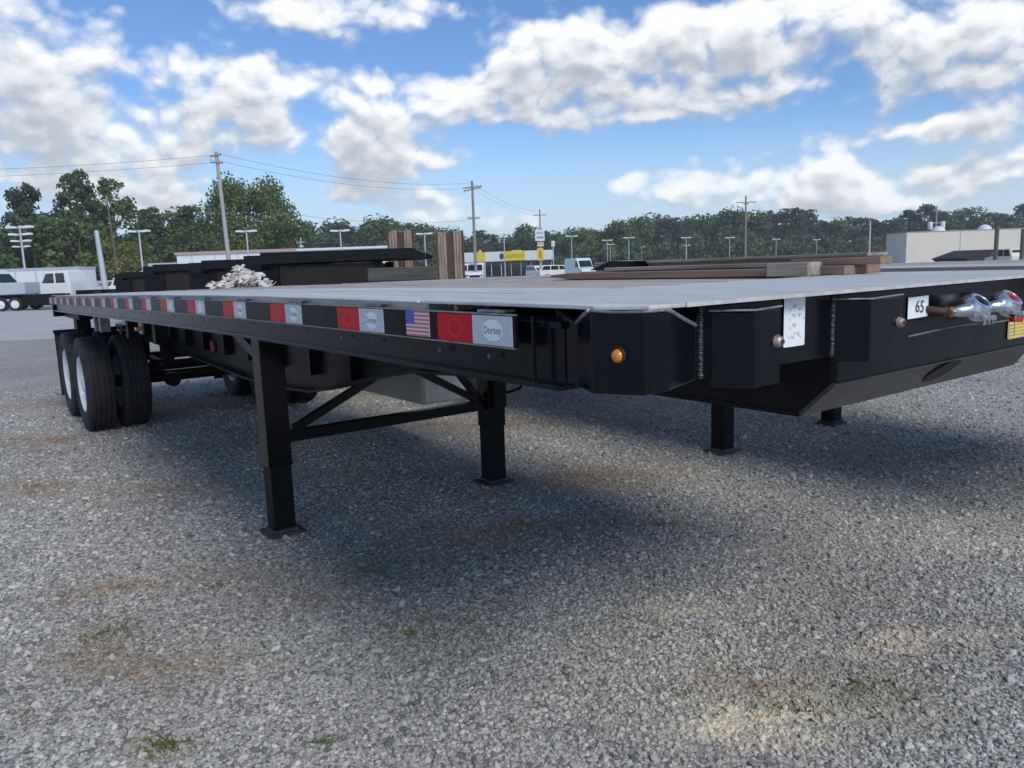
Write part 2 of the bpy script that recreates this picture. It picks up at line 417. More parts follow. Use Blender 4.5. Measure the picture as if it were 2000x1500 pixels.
# trodden-in sand, straw and weed stains: (x, y, rx, ry, colour index, strength)
def gpt(u, v):
    d = px_dir(u, v); t = -EYE / d.z
    return d.x * t, d.y * t
PATCH = []
for (u, v, rx, ry, k, w) in [(1750, 1265, .20, .07, 0, .95), (1450, 1420, .26, .12, 0, .9), (1560, 1380, .3, .14, 0, .55), (1900, 1240, .35, .06, 0, .5), (1280, 1195, .2, .06, 0, .4),
                             (1400, 1190, .3, .06, 0, .35), (1680, 1340, .3, .1, 3, .55), (1450, 1330, .3, .1, 1, .45), (1510, 1380, .2, .06, 3, .6), (1750, 1400, .2, .1, 3, .4),
                             (1020, 1030, .6, .14, 1, .75), (880, 1060, .6, .2, 1, .5), (720, 1120, .5, .3, 3, .5), (830, 1230, .4, .3, 3, .45), (1100, 950, .6, .2, 1, .5), (1150, 930, .7, .25, 1, .55), (1300, 1025, .2, .06, 1, .6),
                             (240, 1150, .35, .12, 1, .6), (200, 1280, .3, .15, 1, .6), (320, 1310, .35, .1, 1, .55), (60, 960, .6, .2, 1, .6), (100, 860, .5, .25, 1, .65), (80, 790, .8, .3, 1, .6), (330, 960, .5, .2, 1, .4),
                             (600, 1170, .3, .2, 1, .35), (330, 1450, .12, .06, 3, .6), (220, 1230, .2, .1, 3, .5), (480, 1130, .3, .1, 1, .4), (1000, 830, .9, .3, 1, .6), (850, 830, .6, .25, 1, .5), (1230, 920, .5, .2, 1, .5),
                             (690, 775, .7, .4, 3, .6), (560, 930, .7, .3, 3, .35), (400, 880, .9, .4, 3, .35), (1900, 940, .8, .2, 3, .3), (1650, 890, .8, .3, 1, .35), (1840, 1060, 1.2, .2, 0, .25), (1960, 1010, .9, .15, 0, .3)]:
    x, y = gpt(u, v); PATCH.append((x, y, rx, ry, k, w))
PCOL = [(.86, .74, .55), (.36, .265, .175), (.2, .2, .2), (.27, .26, .15)]
def dust(t, p, c):
    wn = t.n('ShaderNodeTexNoise'); t.l(p, wn.inputs['Vector']); wn.inputs['Scale'].default_value = 3.2; wn.inputs['Detail'].default_value = 6; wn.inputs['Roughness'].default_value = .65
    off = t.n('ShaderNodeVectorMath', operation='SCALE'); t.l(t.vm('SUBTRACT', wn.outputs[1], (.5, .5, .5)), off.inputs[0]); off.inputs['Scale'].default_value = .7
    q = t.vm('ADD', p, off.outputs[0]); s = t.n('ShaderNodeSeparateXYZ'); t.l(q, s.inputs[0])
    fine = t.smooth(t.noise(p, 26, 5, .75), .36, .6)
    for k in (0, 1, 3):
        tot = None
        for (x, y, rx, ry, kk, w) in PATCH:
            if kk != k: continue
            a = t.m('MULTIPLY', t.m('SUBTRACT', s.outputs[0], x), 1 / rx); b_ = t.m('MULTIPLY', t.m('SUBTRACT', s.outputs[1], y), 1 / ry)
            e = t.m('MULTIPLY', t.m('EXPONENT', t.m('MULTIPLY', t.m('ADD', t.m('MULTIPLY', a, a), t.m('MULTIPLY', b_, b_)), -1.0)), w)
            tot = e if tot is None else t.m('ADD', tot, e)
        c = t.mix(t.m('MULTIPLY', tot, t.m('ADD', .45, t.m('MULTIPLY', fine, .55)), clamp=True), c, PCOL[k])
    big = t.smooth(t.noise(p, .9, 6, .7), .52, .78)
    c = t.mix(t.m('MULTIPLY', big, .42), c, (.33, .27, .19))
    lg = t.noise(t.vm('MULTIPLY', p, (1.0, .55, 1)), .7, 5, .6)
    c = t.mix(t.smooth(lg, .62, .34), c, t.mix(1.0, c, (.80, .80, .82), 'MULTIPLY'))
    return c


gm = ground_material()
mb = MB(); S = 1500
mb.quad((-S, -60, 0), (S, -60, 0), (S, 1800, 0), (-S, 1800, 0))
tag(mb.build('ground', gm), kind='structure')
# paved lot beyond the gravel
pm = mat('pale_asphalt', (.50, .50, .49), .9, 0, (.5, .7, (.42, .42, .41)), (60, .3))
mb = MB(); mb.prism([(-70, 33), (-40, 25.5), (-16, 22.5), (-4, 23), (30, 27), (120, 40), (200, 130), (-200, 130), (-200, 60)], 'z', .002, .006)
tag(mb.build('paved_lot', pm), kind='structure')
gmg = mat('mown_grass', (.055, .075, .022), .95, 0, (.4, .8, (.09, .10, .035)), (8, .5))
mb = MB(); mb.quad((-900, 112, .012), (900, 112, .012), (900, 1500, .012), (-900, 1500, .012))
tag(mb.build('grass_verge', gmg), kind='structure')

# stones: one mass of real pieces lying on the gravel sheet
def stone_material():
    m = bpy.data.materials.new('crushed_stone'); m.use_nodes = True
    t = N(m.node_tree); b = m.node_tree.nodes['Principled BSDF']
    p = t.n('ShaderNodeNewGeometry').outputs['Position']; r = t.n('ShaderNodeObjectInfo').outputs['Random']
    ramp = t.n('ShaderNodeValToRGB'); t.l(r, ramp.inputs[0]); cr = ramp.color_ramp
    cr.elements[0].color = (.12, .118, .110, 1); cr.elements[1].color = (.74, .71, .65, 1)
    for pos, cc in ((.25, (.36, .350, .315)), (.5, (.47, .456, .41)), (.8, (.57, .555, .505)), (.95, (.66, .64, .58))):
        e = cr.elements.new(pos); e.color = (*cc, 1)
    c = t.mix(t.m('MULTIPLY', t.smooth(t.noise(p, 240, 3, .6), .4, .7), .35), ramp.outputs[0], (.40, .41, .42))
    c = dust(t, p, c)
    t.l(c, b.inputs['Base Color']); b.inputs['Roughness'].default_value = .82
    return m
stm = stone_material()
N_NEAR = 0
pts = []
def ring(n, r0, r1, power):
    u = rng.random(n)
    if power == 1: r = np.sqrt(r0 ** 2 + u * (r1 ** 2 - r0 ** 2))
    else: r = r0 * (r1 / r0) ** u
    th = rng.uniform(-R(52), R(52), n)
    return np.stack([r * np.sin(th), r * np.cos(th)], 1), r
a1, r1 = ring(44000, 1.15, 3.2, 1); a2, r2 = ring(135000, 3.2, 14.0, 2)
xy = np.concatenate([a1, a2]); rr = np.concatenate([r1, r2])
size = np.exp(rng.normal( math.log(.0051), .42, len(xy))); size = np.clip(size, .0022, .019) * np.clip((rr / 3.2) ** .35, 1, 1.5)
me = bpy.data.meshes.new('loose_gravel')
me.from_pydata(np.column_stack([xy, size * .25]).tolist(), [], [])
at_ = me.attributes.new('stone_size', 'FLOAT', 'POINT'); at_.data.foreach_set('value', size.astype(np.float32))
gravel = bpy.data.objects.new('loose_gravel', me); COL.objects.link(gravel); tag(gravel, kind='stuff')
me.materials.append(stm)
gn = bpy.data.node_groups.new('scatter_stones', 'GeometryNodeTree')
gn.interface.new_socket('Geometry', in_out='INPUT', socket_type='NodeSocketGeometry'); gn.interface.new_socket('Geometry', in_out='OUTPUT', socket_type='NodeSocketGeometry')
q = N(gn); gi = q.n('NodeGroupInput'); go = q.n('NodeGroupOutput')
join = q.n('GeometryNodeJoinGeometry')
for k in range(6):
    ico = q.n('GeometryNodeMeshIcoSphere'); ico.inputs['Radius'].default_value = 1; ico.inputs['Subdivisions'].default_value = 2
    pos = q.n('GeometryNodeInputPosition')
    nz = q.n('ShaderNodeTexNoise'); nz.noise_dimensions = '4D'; q.l(pos.outputs[0], nz.inputs['Vector']); nz.inputs['W'].default_value = 3.7 * k + 1; nz.inputs['Scale'].default_value = .9; nz.inputs['Detail'].default_value = 2
    off = q.vm('SUBTRACT', nz.outputs[1], (.5, .5, .5))
    off = q.vm('MULTIPLY', off, (2.6, 2.6, 2.0))
    sp_ = q.n('GeometryNodeSetPosition'); q.l(ico.outputs[0], sp_.inputs[0]); q.l(off, sp_.inputs['Offset'])
    sm_ = q.n('GeometryNodeSetShadeSmooth'); q.l(sp_.outputs[0], sm_.inputs[0]); sm_.inputs['Shade Smooth'].default_value = False
    ma = q.n('GeometryNodeSetMaterial'); q.l(sm_.outputs[0], ma.inputs[0]); ma.inputs['Material'].default_value = stm
    tf = q.n('GeometryNodeTransform'); q.l(ma.outputs[0], tf.inputs[0]); tf.inputs['Scale'].default_value = ((1.25, .95, .62), (1.0, .85, .7), (1.4, .8, .6), (1.1, 1.0, .5), (.95, .8, .8), (1.3, 1.1, .55))[k]
    gi2 = q.n('GeometryNodeGeometryToInstance'); q.l(tf.outputs[0], gi2.inputs[0]); q.l(gi2.outputs[0], join.inputs[0])
m2p = q.n('GeometryNodeMeshToPoints'); q.l(gi.outputs[0], m2p.inputs[0])
iop = q.n('GeometryNodeInstanceOnPoints'); q.l(m2p.outputs[0], iop.inputs['Points']); q.l(join.outputs[0], iop.inputs['Instance']); iop.inputs['Pick Instance'].default_value = True
rv = q.n('FunctionNodeRandomValue', data_type='INT'); rv.inputs[4].default_value = 0; rv.inputs[5].default_value = 5; q.l(rv.outputs[2], iop.inputs['Instance Index'])
rr_ = q.n('FunctionNodeRandomValue', data_type='FLOAT_VECTOR'); rr_.inputs[0].default_value = (-.5, -.5, 0); rr_.inputs[1].default_value = (.5, .5, 6.28)
q.l(rr_.outputs[0], iop.inputs['Rotation'])
na = q.n('GeometryNodeInputNamedAttribute', data_type='FLOAT'); na.inputs[0].default_value = 'stone_size'; q.l(na.outputs[0], iop.inputs['Scale'])
q.l(iop.outputs[0], go.inputs[0])
md = gravel.modifiers.new('scatter', 'NODES'); md.node_group = gn

# ------------------------------------------------------------------ the flatbed trailer in front
TO = Vector((-0.82854364, 5.19139222, 0)); TRZ = math.atan2(-0.80727758, 0.59017193)   # x runs to the nose, y to the far side
def zoff(x):
    P = [(-7, -.074), (-6.5, -.066), (-4.5, -.048), (-2.7, -.030), (-.7, -.010), (.9, 0), (2.0, 0), (3.7, -.005)]
    for (a, za), (b, zb) in zip(P, P[1:]):
        if x <= b: return za + (zb - za) * max(0, (x - a)) / (b - a)
    return -.005
DZ = 1.534
TAIL = -6.5
T = thing('flatbed_trailer', 'black flatbed trailer in front with red and white reflective tape along its side', 'trailer', TO, TRZ)

# deck boards: aluminium planks along the near side, wooden boards over the rest
def planks():
    y = -1.262
    ws = [.215] * 4 + [.141] * 12
    for i, w in enumerate(ws):
        m = alu if i < 4 else wood
        d = random.uniform(-.005, .002) if i >= 4 else random.uniform(-.002, .001)
        MB().long_box(TAIL, 2.72, y + .008, y + w - .008, DZ - .035 + d, DZ + d, 14).build('deck_plank', m, T, bevel=.003, warp=zoff)
        y += w
    return y
planks()
MB().box(2.725, 3.612, -1.16, 1.16, DZ - .008, DZ + .001).build('nose_plate', alu, T)
mb = MB(); mb.prism([(2.725, -1.163), (2.725, -1.285), (3.43, -1.300), (3.50, -1.318), (3.612, -1.270), (3.612, -1.163)], 'z', DZ - .008, DZ + .001)
mb.build('corner_plate', alu, T, bevel=.002)
mb = MB(); mb.prism([(2.725, 1.163), (2.725, 1.285), (3.43, 1.300), (3.50, 1.318), (3.612, 1.270), (3.612, 1.163)], 'z', DZ - .008, DZ + .001)
mb.build('corner_plate', alu, T, bevel=.002)
for s in (-1, 1):
    ya, yb = sorted((s * 1.266, s * 1.292))
    MB().long_box(TAIL, 2.722, ya, yb, DZ - .006, DZ + .0015, 14).build('deck_edge_trim', alu, T, bevel=.003, warp=zoff)
    ya, yb = sorted((s * 1.19, s * 1.262))
    mb = MB(); mb.long_box(TAIL, 3.34, ya, yb, 1.338, DZ - .037, 16)
    mb.long_box(TAIL, 3.34, *sorted((s * 1.262, s * 1.285)), 1.338, 1.352, 16)
    mb.long_box(TAIL, 3.34, *sorted((s * 1.262, s * 1.272)), 1.48, DZ - .037, 16)
    mb.build('side_beam', black, T, bevel=.003, warp=zoff)
    mb = MB(); mb.long_box(TAIL, 3.22, *sorted((s * 1.302, s * 1.313)), 1.433, 1.509, 18); mb.build('rub_rail', railm, T, bevel=.002, warp=zoff)
    mb = MB(); mb.long_box(TAIL, 3.215, *sorted((s * 1.3015, s * 1.3150)), 1.5095, 1.5125, 18); mb.long_box(TAIL, 3.215, *sorted((s * 1.3015, s * 1.3155)), 1.4295, 1.4328, 18)
    mb.build('worn_rail_edge', bare, T, warp=zoff)

ENDS = [3.21, 2.545, 1.875, 1.21, .545, -.11, -.73, -1.32, -1.92, -2.47, -3.03, -3.60, -4.18, -4.75, -5.3, -5.85, -6.35]
STARTS_W = .172
def tape_text_matrix(x, z, y):
    # text plane: reads along +x seen from -y
    return Matrix(((1, 0, 0, x), (0, 0, -1, y), (0, 1, 0, z), (0, 0, 0, 1)))
for i, xe in enumerate(ENDS):
    zc = zoff(xe) + 1.471
    w = .172 * min(1, .62 + .38 * 1)
    tl = .171 if i < 6 else .135
    xw = xe - tl; xr = xw - tl
    z0, z1 = zc - .0365, zc + .0365
    pl = MB(); pl.box(xw, xe, -1.3145, -1.3131, z0, z1); wt_ = pl.build('white_reflector', wht, T)
    pl = MB(); pl.box(xr, xw - .002, -1.3145, -1.3131, z0, z1); rt_ = pl.build('red_reflector', redt, T)
    if i < 6:
        mb = MB(); n = 28; cx = xe - .082; 
        mb.add([(cx + .044 * math.cos(2 * math.pi * k / n), -1.3150, zc + .027 * math.sin(2 * math.pi * k / n)) for k in range(n)], [tuple(range(n))])
        mb.build('oval_emblem', paper, wt_)
        if i < 4: text('emblem_lettering', 'Dorsey', .026, grey_ink, wt_, tape_text_matrix(cx, zc, -1.3154), bold=.0006)
        mb = MB(); cx = (xr + xw) / 2; vs = []; fs = []
        for k in range(n):
            t = 2 * math.pi * k / n
            vs += [(cx + .035 * math.cos(t), -1.3149, zc + .026 * math.sin(t)), (cx + .029 * math.cos(t), -1.3149, zc + .0205 * math.sin(t))]
        for k in range(n): a = 2 * k; b = 2 * ((k + 1) % n); fs.append((a, b, b + 1, a + 1))
        mb.add(vs, fs); mb.build('ring_print', redr, rt_)
    # stake pocket bracket behind the rail at each reflector
    mb = MB(); zo = zoff(xe)
    mb.box(xe - .165, xe - .075, -1.3010, -1.264, 1.44 + zo, 1.514 + zo)
    mb.build('stake_pocket', black if i < 4 else bare, T, bevel=.003)
    if i < 8:
        mb = MB(); mb.box(xe - .168, xe - .055, -1.3000, -1.262, 1.5145 + zo, 1.5205 + zo); mb.build('pocket_cap', bare, T)
    MB().box(xe - .165, xe - .075, 1.264, 1.3010, 1.395 + zo, 1.515 + zo).build('stake_pocket', black, T, bevel=.003)
# flag sticker
fl = MB(); fx0, fx1, fz0, fz1 = 2.688, 2.822, 1.4345, 1.5075
fl.box(fx0, fx1, -1.3143, -1.3131, fz0, fz1); flag = fl.build('flag_sticker', fwhite, T)
mb = MB()
for k in range(7):
    h = (fz1 - fz0) / 13
    za = fz1 - h * (2 * k + 1); xa = fx0 if k > 3 else fx0 + .05
    mb.quad((xa, -1.3147, za), (fx1, -1.3147, za), (fx1, -1.3147, za + h), (xa, -1.3147, za + h))
mb.build('flag_stripe', fred, flag)['kind'] = 'stuff'
mb = MB(); mb.quad((fx0, -1.3148, fz1 - .0393), (fx0 + .05, -1.3148, fz1 - .0393), (fx0 + .05, -1.3148, fz1), (fx0, -1.3148, fz1)); mb.build('flag_canton', blue, flag)
mb = MB()
for r_ in range(5):
    for c2 in range(6):
        x = fx0 + .005 + c2 * .008; z = fz1 - .005 - r_ * .0073
        mb.add([(x + .0018 * math.cos(R(90 + 36 * k)) * (1 if k % 2 == 0 else .45), -1.3151, z + .0018 * math.sin(R(90 + 36 * k)) * (1 if k % 2 == 0 else .45)) for k in range(10)], [tuple(range(10))])
mb.build('flag_star', fwhite, flag)['kind'] = 'stuff'

# front corner: chamfered plates with sloping worn top edges
def zz(t): return t
ZB = 1.352
plan = [(3.30, -1.255), (3.385, -1.262), (3.495, -1.322), (3.63, -1.306), (3.632, -1.235), (3.575, -1.09), (3.56, -1.055)]
tops = [1.522, 1.492, 1.5245, 1.5245, 1.5245, 1.480, 1.522]
bots = [1.345, 1.347, 1.352, 1.360, 1.362, 1.362, 1.362]
mb = MB(); th = .012
for i in range(len(plan) - 1):
    (xa, ya), (xb, yb) = plan[i], plan[i + 1]
    if i == 0 or i == 5: ta, tb = tops[i], tops[i + 1]
    else: ta, tb = tops[i], tops[i + 1]
    d = Vector((xb - xa, yb - ya)).normalized(); nn = Vector((-d.y, d.x)) * th
    mb.hexa([(xa, ya, bots[i]), (xb, yb, bots[i + 1]), (xb + nn.x, yb + nn.y, bots[i + 1]), (xa + nn.x, ya + nn.y, bots[i]),
             (xa, ya, ta), (xb, yb, tb), (xb + nn.x, yb + nn.y, tb), (xa + nn.x, ya + nn.y, ta)])
mb.build('corner_panel', black, T, bevel=.003)
mb = MB(); mb.prism([(3.20, -1.25), (3.38, -1.25), (3.49, -1.305), (3.615, -1.29), (3.615, -1.23), (3.55, -1.08), (3.2, -1.0)], 'z', 1.362, 1.368); mb.build('corner_underside', black2, T)
mb = MB(); mb.path([(3.386, -1.266, 1.4935), (3.44, -1.297, 1.510), (3.494, -1.325, 1.526)], .0045, 6)
mb.path([(3.633, -1.238, 1.525), (3.604, -1.165, 1.503), (3.577, -1.092, 1.482)], .0045, 6); mb.path([(3.496, -1.325, 1.526), (3.56, -1.318, 1.524), (3.632, -1.309, 1.526), (3.636, -1.24, 1.5255)], .0028, 6)
mb.build('worn_corner_edge', bare, T, smooth=40)
# weld line on the end of the rail
mb = MB(); mb.path([(3.262, -1.292, 1.35), (3.262, -1.292, 1.505)], .006, 6); mb.build('corner_rod', black, T, smooth=40)
# amber marker light
lc = (3.566, -1.3155, 1.436)
lamp = MB().lathe([(0, -.010), (.008, -.009), (.0125, -.005), (.0145, .0), (.0145, .004)], lc, 'y', 20).build('marker_light', amber, T, smooth=50)
MB().lathe([(.0145, .003), (.0185, -.001), (.0205, .001), (.0205, .006)], lc, 'y', 20).build('light_grommet', rubber, lamp, smooth=50)

# front face with bolted blocks
XF = 3.56
mb = MB()
mb.box(XF - .02, XF, -1.05, -.5051, 1.360, 1.520); mb.box(XF - .02, XF, -.505, 1.05, 1.287, 1.520)
mb.build('front_face', black, T, bevel=.002)
MB().box(2.60, XF - .021, -1.18, 1.18, 1.36, DZ - .04).build('nose_frame', black2, T)
def block(ya, yb, yc, zl, zr):
    """bolted stop: bevelled near cheek from ya to yb, face from yb to yc"""
    mb = MB(); xo = XF + .075
    mb.prism([(XF - .005, ya), (xo, yb), (xo, yc), (XF - .005, yc)], 'z', zl, 1.506)
    o = mb.build('stop_block', black, T, bevel=.003)
    mb = MB(); mb.path([(XF + .002, ya - .01, 1.509), (xo + .002, yb, 1.5085), (xo + .002, yc, 1.512)], .0025, 6); mb.build('worn_block_edge', bare, o, smooth=40)
    cy, cz = yc - .012, (zl + 1.506) / 2 + .012
    MB().lathe([(.0, .013), (.008, .013), (.0125, .010), (.014, .004), (.016, .0)], (xo, cy, cz), 'x', 12).build('bolt_head', zinc, o, smooth=50)
    MB().lathe([(.0, .0165), (.005, .0165), (.005, .012)], (xo, cy, cz), 'x', 8).build('bolt_tip', rust, o)
    return o
block(-1.02, -.965, -.868, 1.335, 1.33)
block(-.53, -.485, -.325, 1.345, 1.34)
for yy in (-1.057, -.535):
    mb = MB()
    for k in range(26):
        z = 1.362 + .155 * k / 25
        mb.lathe([(0, -.0035), (.0055 + .0012 * (k % 2), -.0015), (.0055 + .0012 * (k % 3 == 0), .0015), (0, .0035)], (XF + .001, yy + random.uniform(-.001, .001), z), 'z', 7)
    mb.build('weld_bead', weldm, T, smooth=60)
mb = MB(); mb.path([(XF + .002, y, 1.384 + .004 * math.sin(y * 9)) for y in np.linspace(-.14, .62, 24)], .0028, 6); mb.build('weld_seam', bare, T, smooth=60)
for yy in (-.985, -.47): MB().lathe([(0, .004), (.004, .003), (.005, 0)], (XF, yy + .02, 1.44), 'x', 8).build('small_rivet', bare, T)
# papers
def front_sheet(name, m, y0, y1, z0, z1, x, tilt=0.0, parent=T):
    mb = MB(); n = 5
    for i in range(n):
        t0, t1 = i / n, (i + 1) / n
        ya, yb = y0 + (y1 - y0) * t0, y0 + (y1 - y0) * t1
        b0, b1 = .003 * math.sin(t0 * 3.1), .003 * math.sin(t1 * 3.1)
        mb.quad((x + b0, ya, z0 + tilt * t0), (x + b1, yb, z0 + tilt * t1), (x + b1, yb, z1 + tilt * t1), (x + b0, ya, z1 + tilt * t0))
    return mb.build(name, m, parent, recalc=False)
FM = lambda y, z, x, a=0.0: Matrix.Translation((x, y, z)) @ Matrix(((0, 0, 1, 0), (1, 0, 0, 0), (0, 1, 0, 0), (0, 0, 0, 1))) @ Matrix.Rotation(a, 4, 'Z')
ps = front_sheet('taped_paper', paper, -.752, -.664, 1.402, 1.523, XF + .004)
mb = MB()
for k, (yy, z0) in enumerate(((-.735, 1.498), (-.737, 1.475), (-.735, 1.452), (-.738, 1.430))):
    y = yy
    for j in range((5, 6, 3, 5)[k]):
        a = random.uniform(-.5, .5); h = .0075
        p0 = (XF + .0078, y, z0 + random.uniform(-.003, .003)); p1 = (XF + .0078, y + .008 + .004 * a, z0 + h * random.choice((-1, 1)))
        mb.bar(p0, p1, .0009, .0003); 
        if j % 2: mb.bar(p1, (XF + .0078, y + .010, z0 - h * .4), .0009, .0003)
        y += .0115
mb.build('handwriting', ink, ps)
p65 = front_sheet('number_paper', paper, -.150, -.030, 1.431, 1.493, XF + .004, .002)
text('handwritten_number', '65', .052, ink, p65, FM(-.088, 1.463, XF + .0085, R(-6)))
ylab = front_sheet('yellow_label', yellow, .545, .70, 1.316, 1.377, XF + .003)
mb = MB()
for a in ((.543, .548, 1.314, 1.379), (.543, .70, 1.3135, 1.3165), (.543, .70, 1.3765, 1.3795), (.59, .594, 1.322, 1.372)):
    mb.box(XF + .0065, XF + .0072, *a)
for k in range(4):
    mb.box(XF + .0066, XF + .0071, .555, .585, 1.325 + k * .012, 1.328 + k * .012)
    mb.box(XF + .0066, XF + .0071, .60, .69, 1.325 + k * .012, 1.3275 + k * .012)
mb.build('label_print', grey_ink, ylab)

# gladhand couplings
def gladhand(y, lens_red):
    o = MB()
    xo = XF + .05
    C = (xo + .02, y, 1.448)
    o.lathe([(.030, .030), (.030, .046), (.036, .050), (.046, .046), (.050, .034), (.060, .024), (.064, .006), (.062, -.014), (.050, -.030), (.0, -.034)], C, 'z', 30)
    for k in range(7): o.lathe([(0, -.012), (.007, -.010), (.008, .010), (0, .012)], (C[0] + .060 * math.cos(k * .9), C[1] + .060 * math.sin(k * .9), C[2] - .004), 'z', 8)
    o.v = [(C[0] + (x - C[0]) * .74, C[1] + (yy - C[1]) * .84, C[2] + (z - C[2]) * .70) for x, yy, z in o.v]
    o.tip(C, R(42))
    o.path([(xo + .02, y - .045, 1.446), (xo + .01, y - .075, 1.444), (xo - .01, y - .085, 1.443)], .021, 14, .014)
    o.path([(xo + .02, y + .03, 1.440), (xo + .01, y + .068, 1.434), (xo, y + .085, 1.43)], .026, 14, .014)
    o.bar((xo + .05, y - .03, 1.425), (xo + .055, y + .05, 1.418), .022, .012)
    for k in range(3): o.bar((xo + .062, y - .02 + .03 * k, 1.425), (xo + .056, y - .012 + .03 * k, 1.402), .008, .010)
    body = o.build('gladhand_coupling', chrome, T, smooth=35)
    MB().lathe([(0, .024), (.010, .024), (.011, .030), (.0225, .0335), (.0235, .020)], C, 'z', 20).tip(C, R(42)).build('rubber_seal', redp if lens_red else rubber, body, smooth=40)
    if lens_red: MB().bar((xo + .05, y - .02, 1.402), (xo + .055, y + .035, 1.398), .018, .016).build('painted_tag', redp, body, bevel=.003)
    MB().lathe([(0, -.012), (.016, -.010), (.019, 0), (.016, .012), (.010, .02), (0, .022)], (xo - .005, y - .105, 1.443), 'y', 6).build('brass_nut', brass, body)
    MB().lathe([(0, -.012), (.014, -.010), (.017, 0), (.014, .012), (0, .014)], (xo - .005, y + .093, 1.430), 'y', 6).build('brass_nut', brass, body)
    MB().path([(XF - .01, y - .16, 1.455), (XF + .02, y - .14, 1.45), (XF + .04, y - .115, 1.445)], .012, 10, .011).build('air_pipe', rust, body, smooth=40)
gladhand(.115, False); gladhand(.335, True)

# sloping apron and upper coupler plate
XA, ZA = 3.452, 1.190
mb = MB(); mb.hexa([(XA, -.505, ZA - .012), (XA, .91, ZA - .012), (XF - .004, .80, 1.277), (XF - .004, -.505, 1.277), (XA - .006, -.505, ZA), (XA - .006, .91, ZA), (XF - .012, .80, 1.2875), (XF - .012, -.505, 1.2875)])
mb.build('apron', apronm, T, bevel=.002)
mb = MB(); mb.box(2.2, XA - .008, -.505, .91, ZA - .012, ZA); mb.build('coupler_plate', black2, T)
mb = MB(); mb.prism([(XF - .016, 1.286), (XA - .008, ZA), (2.3, ZA), (2.3, 1.36), (XF - .022, 1.36)], 'y', -.501, -.489); mb.prism([(XF - .016, 1.286), (XA - .008, ZA), (2.3, ZA), (2.3, 1.36), (XF - .022, 1.36)], 'y', .79, .80)
mb.build('apron_cheek', black2, T)
# slot as a flat dark oval on the apron, painting its shaded opening
mb = MB(); n = 24; vs = []
for k in range(n):
    t = 2 * math.pi * k / n
    y = .165 + .04 * math.cos(t) - .067 * math.sin(t); f = .755 + .28 * math.cos(t) + .156 * math.sin(t)
    vs.append((3.415 + .141 * f + .0045, y, 1.155 + .122 * f - .0052))
mb.add(vs, [tuple(range(n))]); mb.build('apron_slot_shade', MATS['dark_roof'], T, recalc=False)

# main beams
prof_b = [(-6.4, 1.02), (-5.45, .965), (-3.1, .905), (-1.35, .846), (-.62, .85), (.0, .885), (.35, .95), (.84, 1.05), (1.36, 1.135), (1.9, 1.165), (2.3, 1.17)]
for y in (-.5, .5):
    mb = MB()
    web = [(x, z) for x, z in prof_b] + [(2.3, 1.40), (-6.4, 1.40)]
    mb.prism(web, 'y', y - .006, y + .006)
    for (xa, za), (xb, zb) in zip(prof_b, prof_b[1:]):
        mb.hexa([(xa, y - .075, za - .014), (xb, y - .075, zb - .014), (xb, y + .075, zb - .014), (xa, y + .075, za - .014), (xa, y - .075, za), (xb, y - .075, zb), (xb, y + .075, zb), (xa, y + .075, za)])
    mb.build('main_beam', railm, T)
    for x in np.arange(-5.6, 1.0, .62): MB().box(x, x + .012, y - .06, y + .06, .98, 1.39).build('web_stiffener', black, T)
for i, x in enumerate(np.arange(-6.1, 2.6, .61)):
    z = zoff(x)
    mb = MB(); mb.box(x - .004, x + .004, -1.189, 1.189, 1.40 + z, 1.488 + z); mb.box(x - .035, x + .035, -1.189, 1.189, 1.395 + z, 1.402 + z); mb.build('cross_member', black2, T)
# landing gear
for s in (-1, 1):
    y = s * .8245
    mb = MB(); mb.box(-.075, .075, y - .075, y + .075, .45, 1.335); leg = mb.build('landing_leg', black, T, bevel=.006)
    MB().box(-.068, .068, y - .068, y + .068, .02, .45).build('inner_leg', black2, leg, bevel=.005)
    mb = MB(); mb.box(-.112, .112, y - .118, y + .118, .012, .022); mb.box(-.078, .078, y - .078, y + .078, .022, .042); mb.build('foot_pad', padm, leg, bevel=.004)
    MB().box(-.077, .077, y - .077, y + .077, .45, .465).build('leg_collar', black, leg, bevel=.004)
mb = MB(); mb.box(-.035, .035, -.745, .745, .580, .650); mb.build('cross_tube', black, T, bevel=.004)
mb = MB()
mb.bar((-.0, -.70, .655), (0, -.10, .93), .05, .05); mb.bar((0, .70, .655), (0, .14, .97), .05, .05); mb.bar((0, .72, .66), (0, .5, .93), .045, .045);
mb.build('cross_brace', black, T, bevel=.003)
for s in (-1, 1):
    mb = MB(); mb.bar((-.06, s * .8245, 1.10), (-.95, s * .8245, 1.36), .055, .07); mb.build('leg_strut', black, T, bevel=.003)
mb = MB(); mb.path([(.06, .86, .70), (.10, .93, .70), (.16, .98, .73), (.19, 1.0, .80), (.2, 1.0, .86)], .011, 8); mb.build('crank_handle', black2, T, smooth=40)
mb = MB(); mb.lathe([(0, -.02), (.012, -.018), (.012, .018), (0, .02)], (.08, .8245, .77), 'x', 8); mb.lathe([(0, -.02), (.012, -.018), (.012, .018), (0, .02)], (.08, .8245, .62), 'x', 8); mb.build('crank_boss', bare, T)
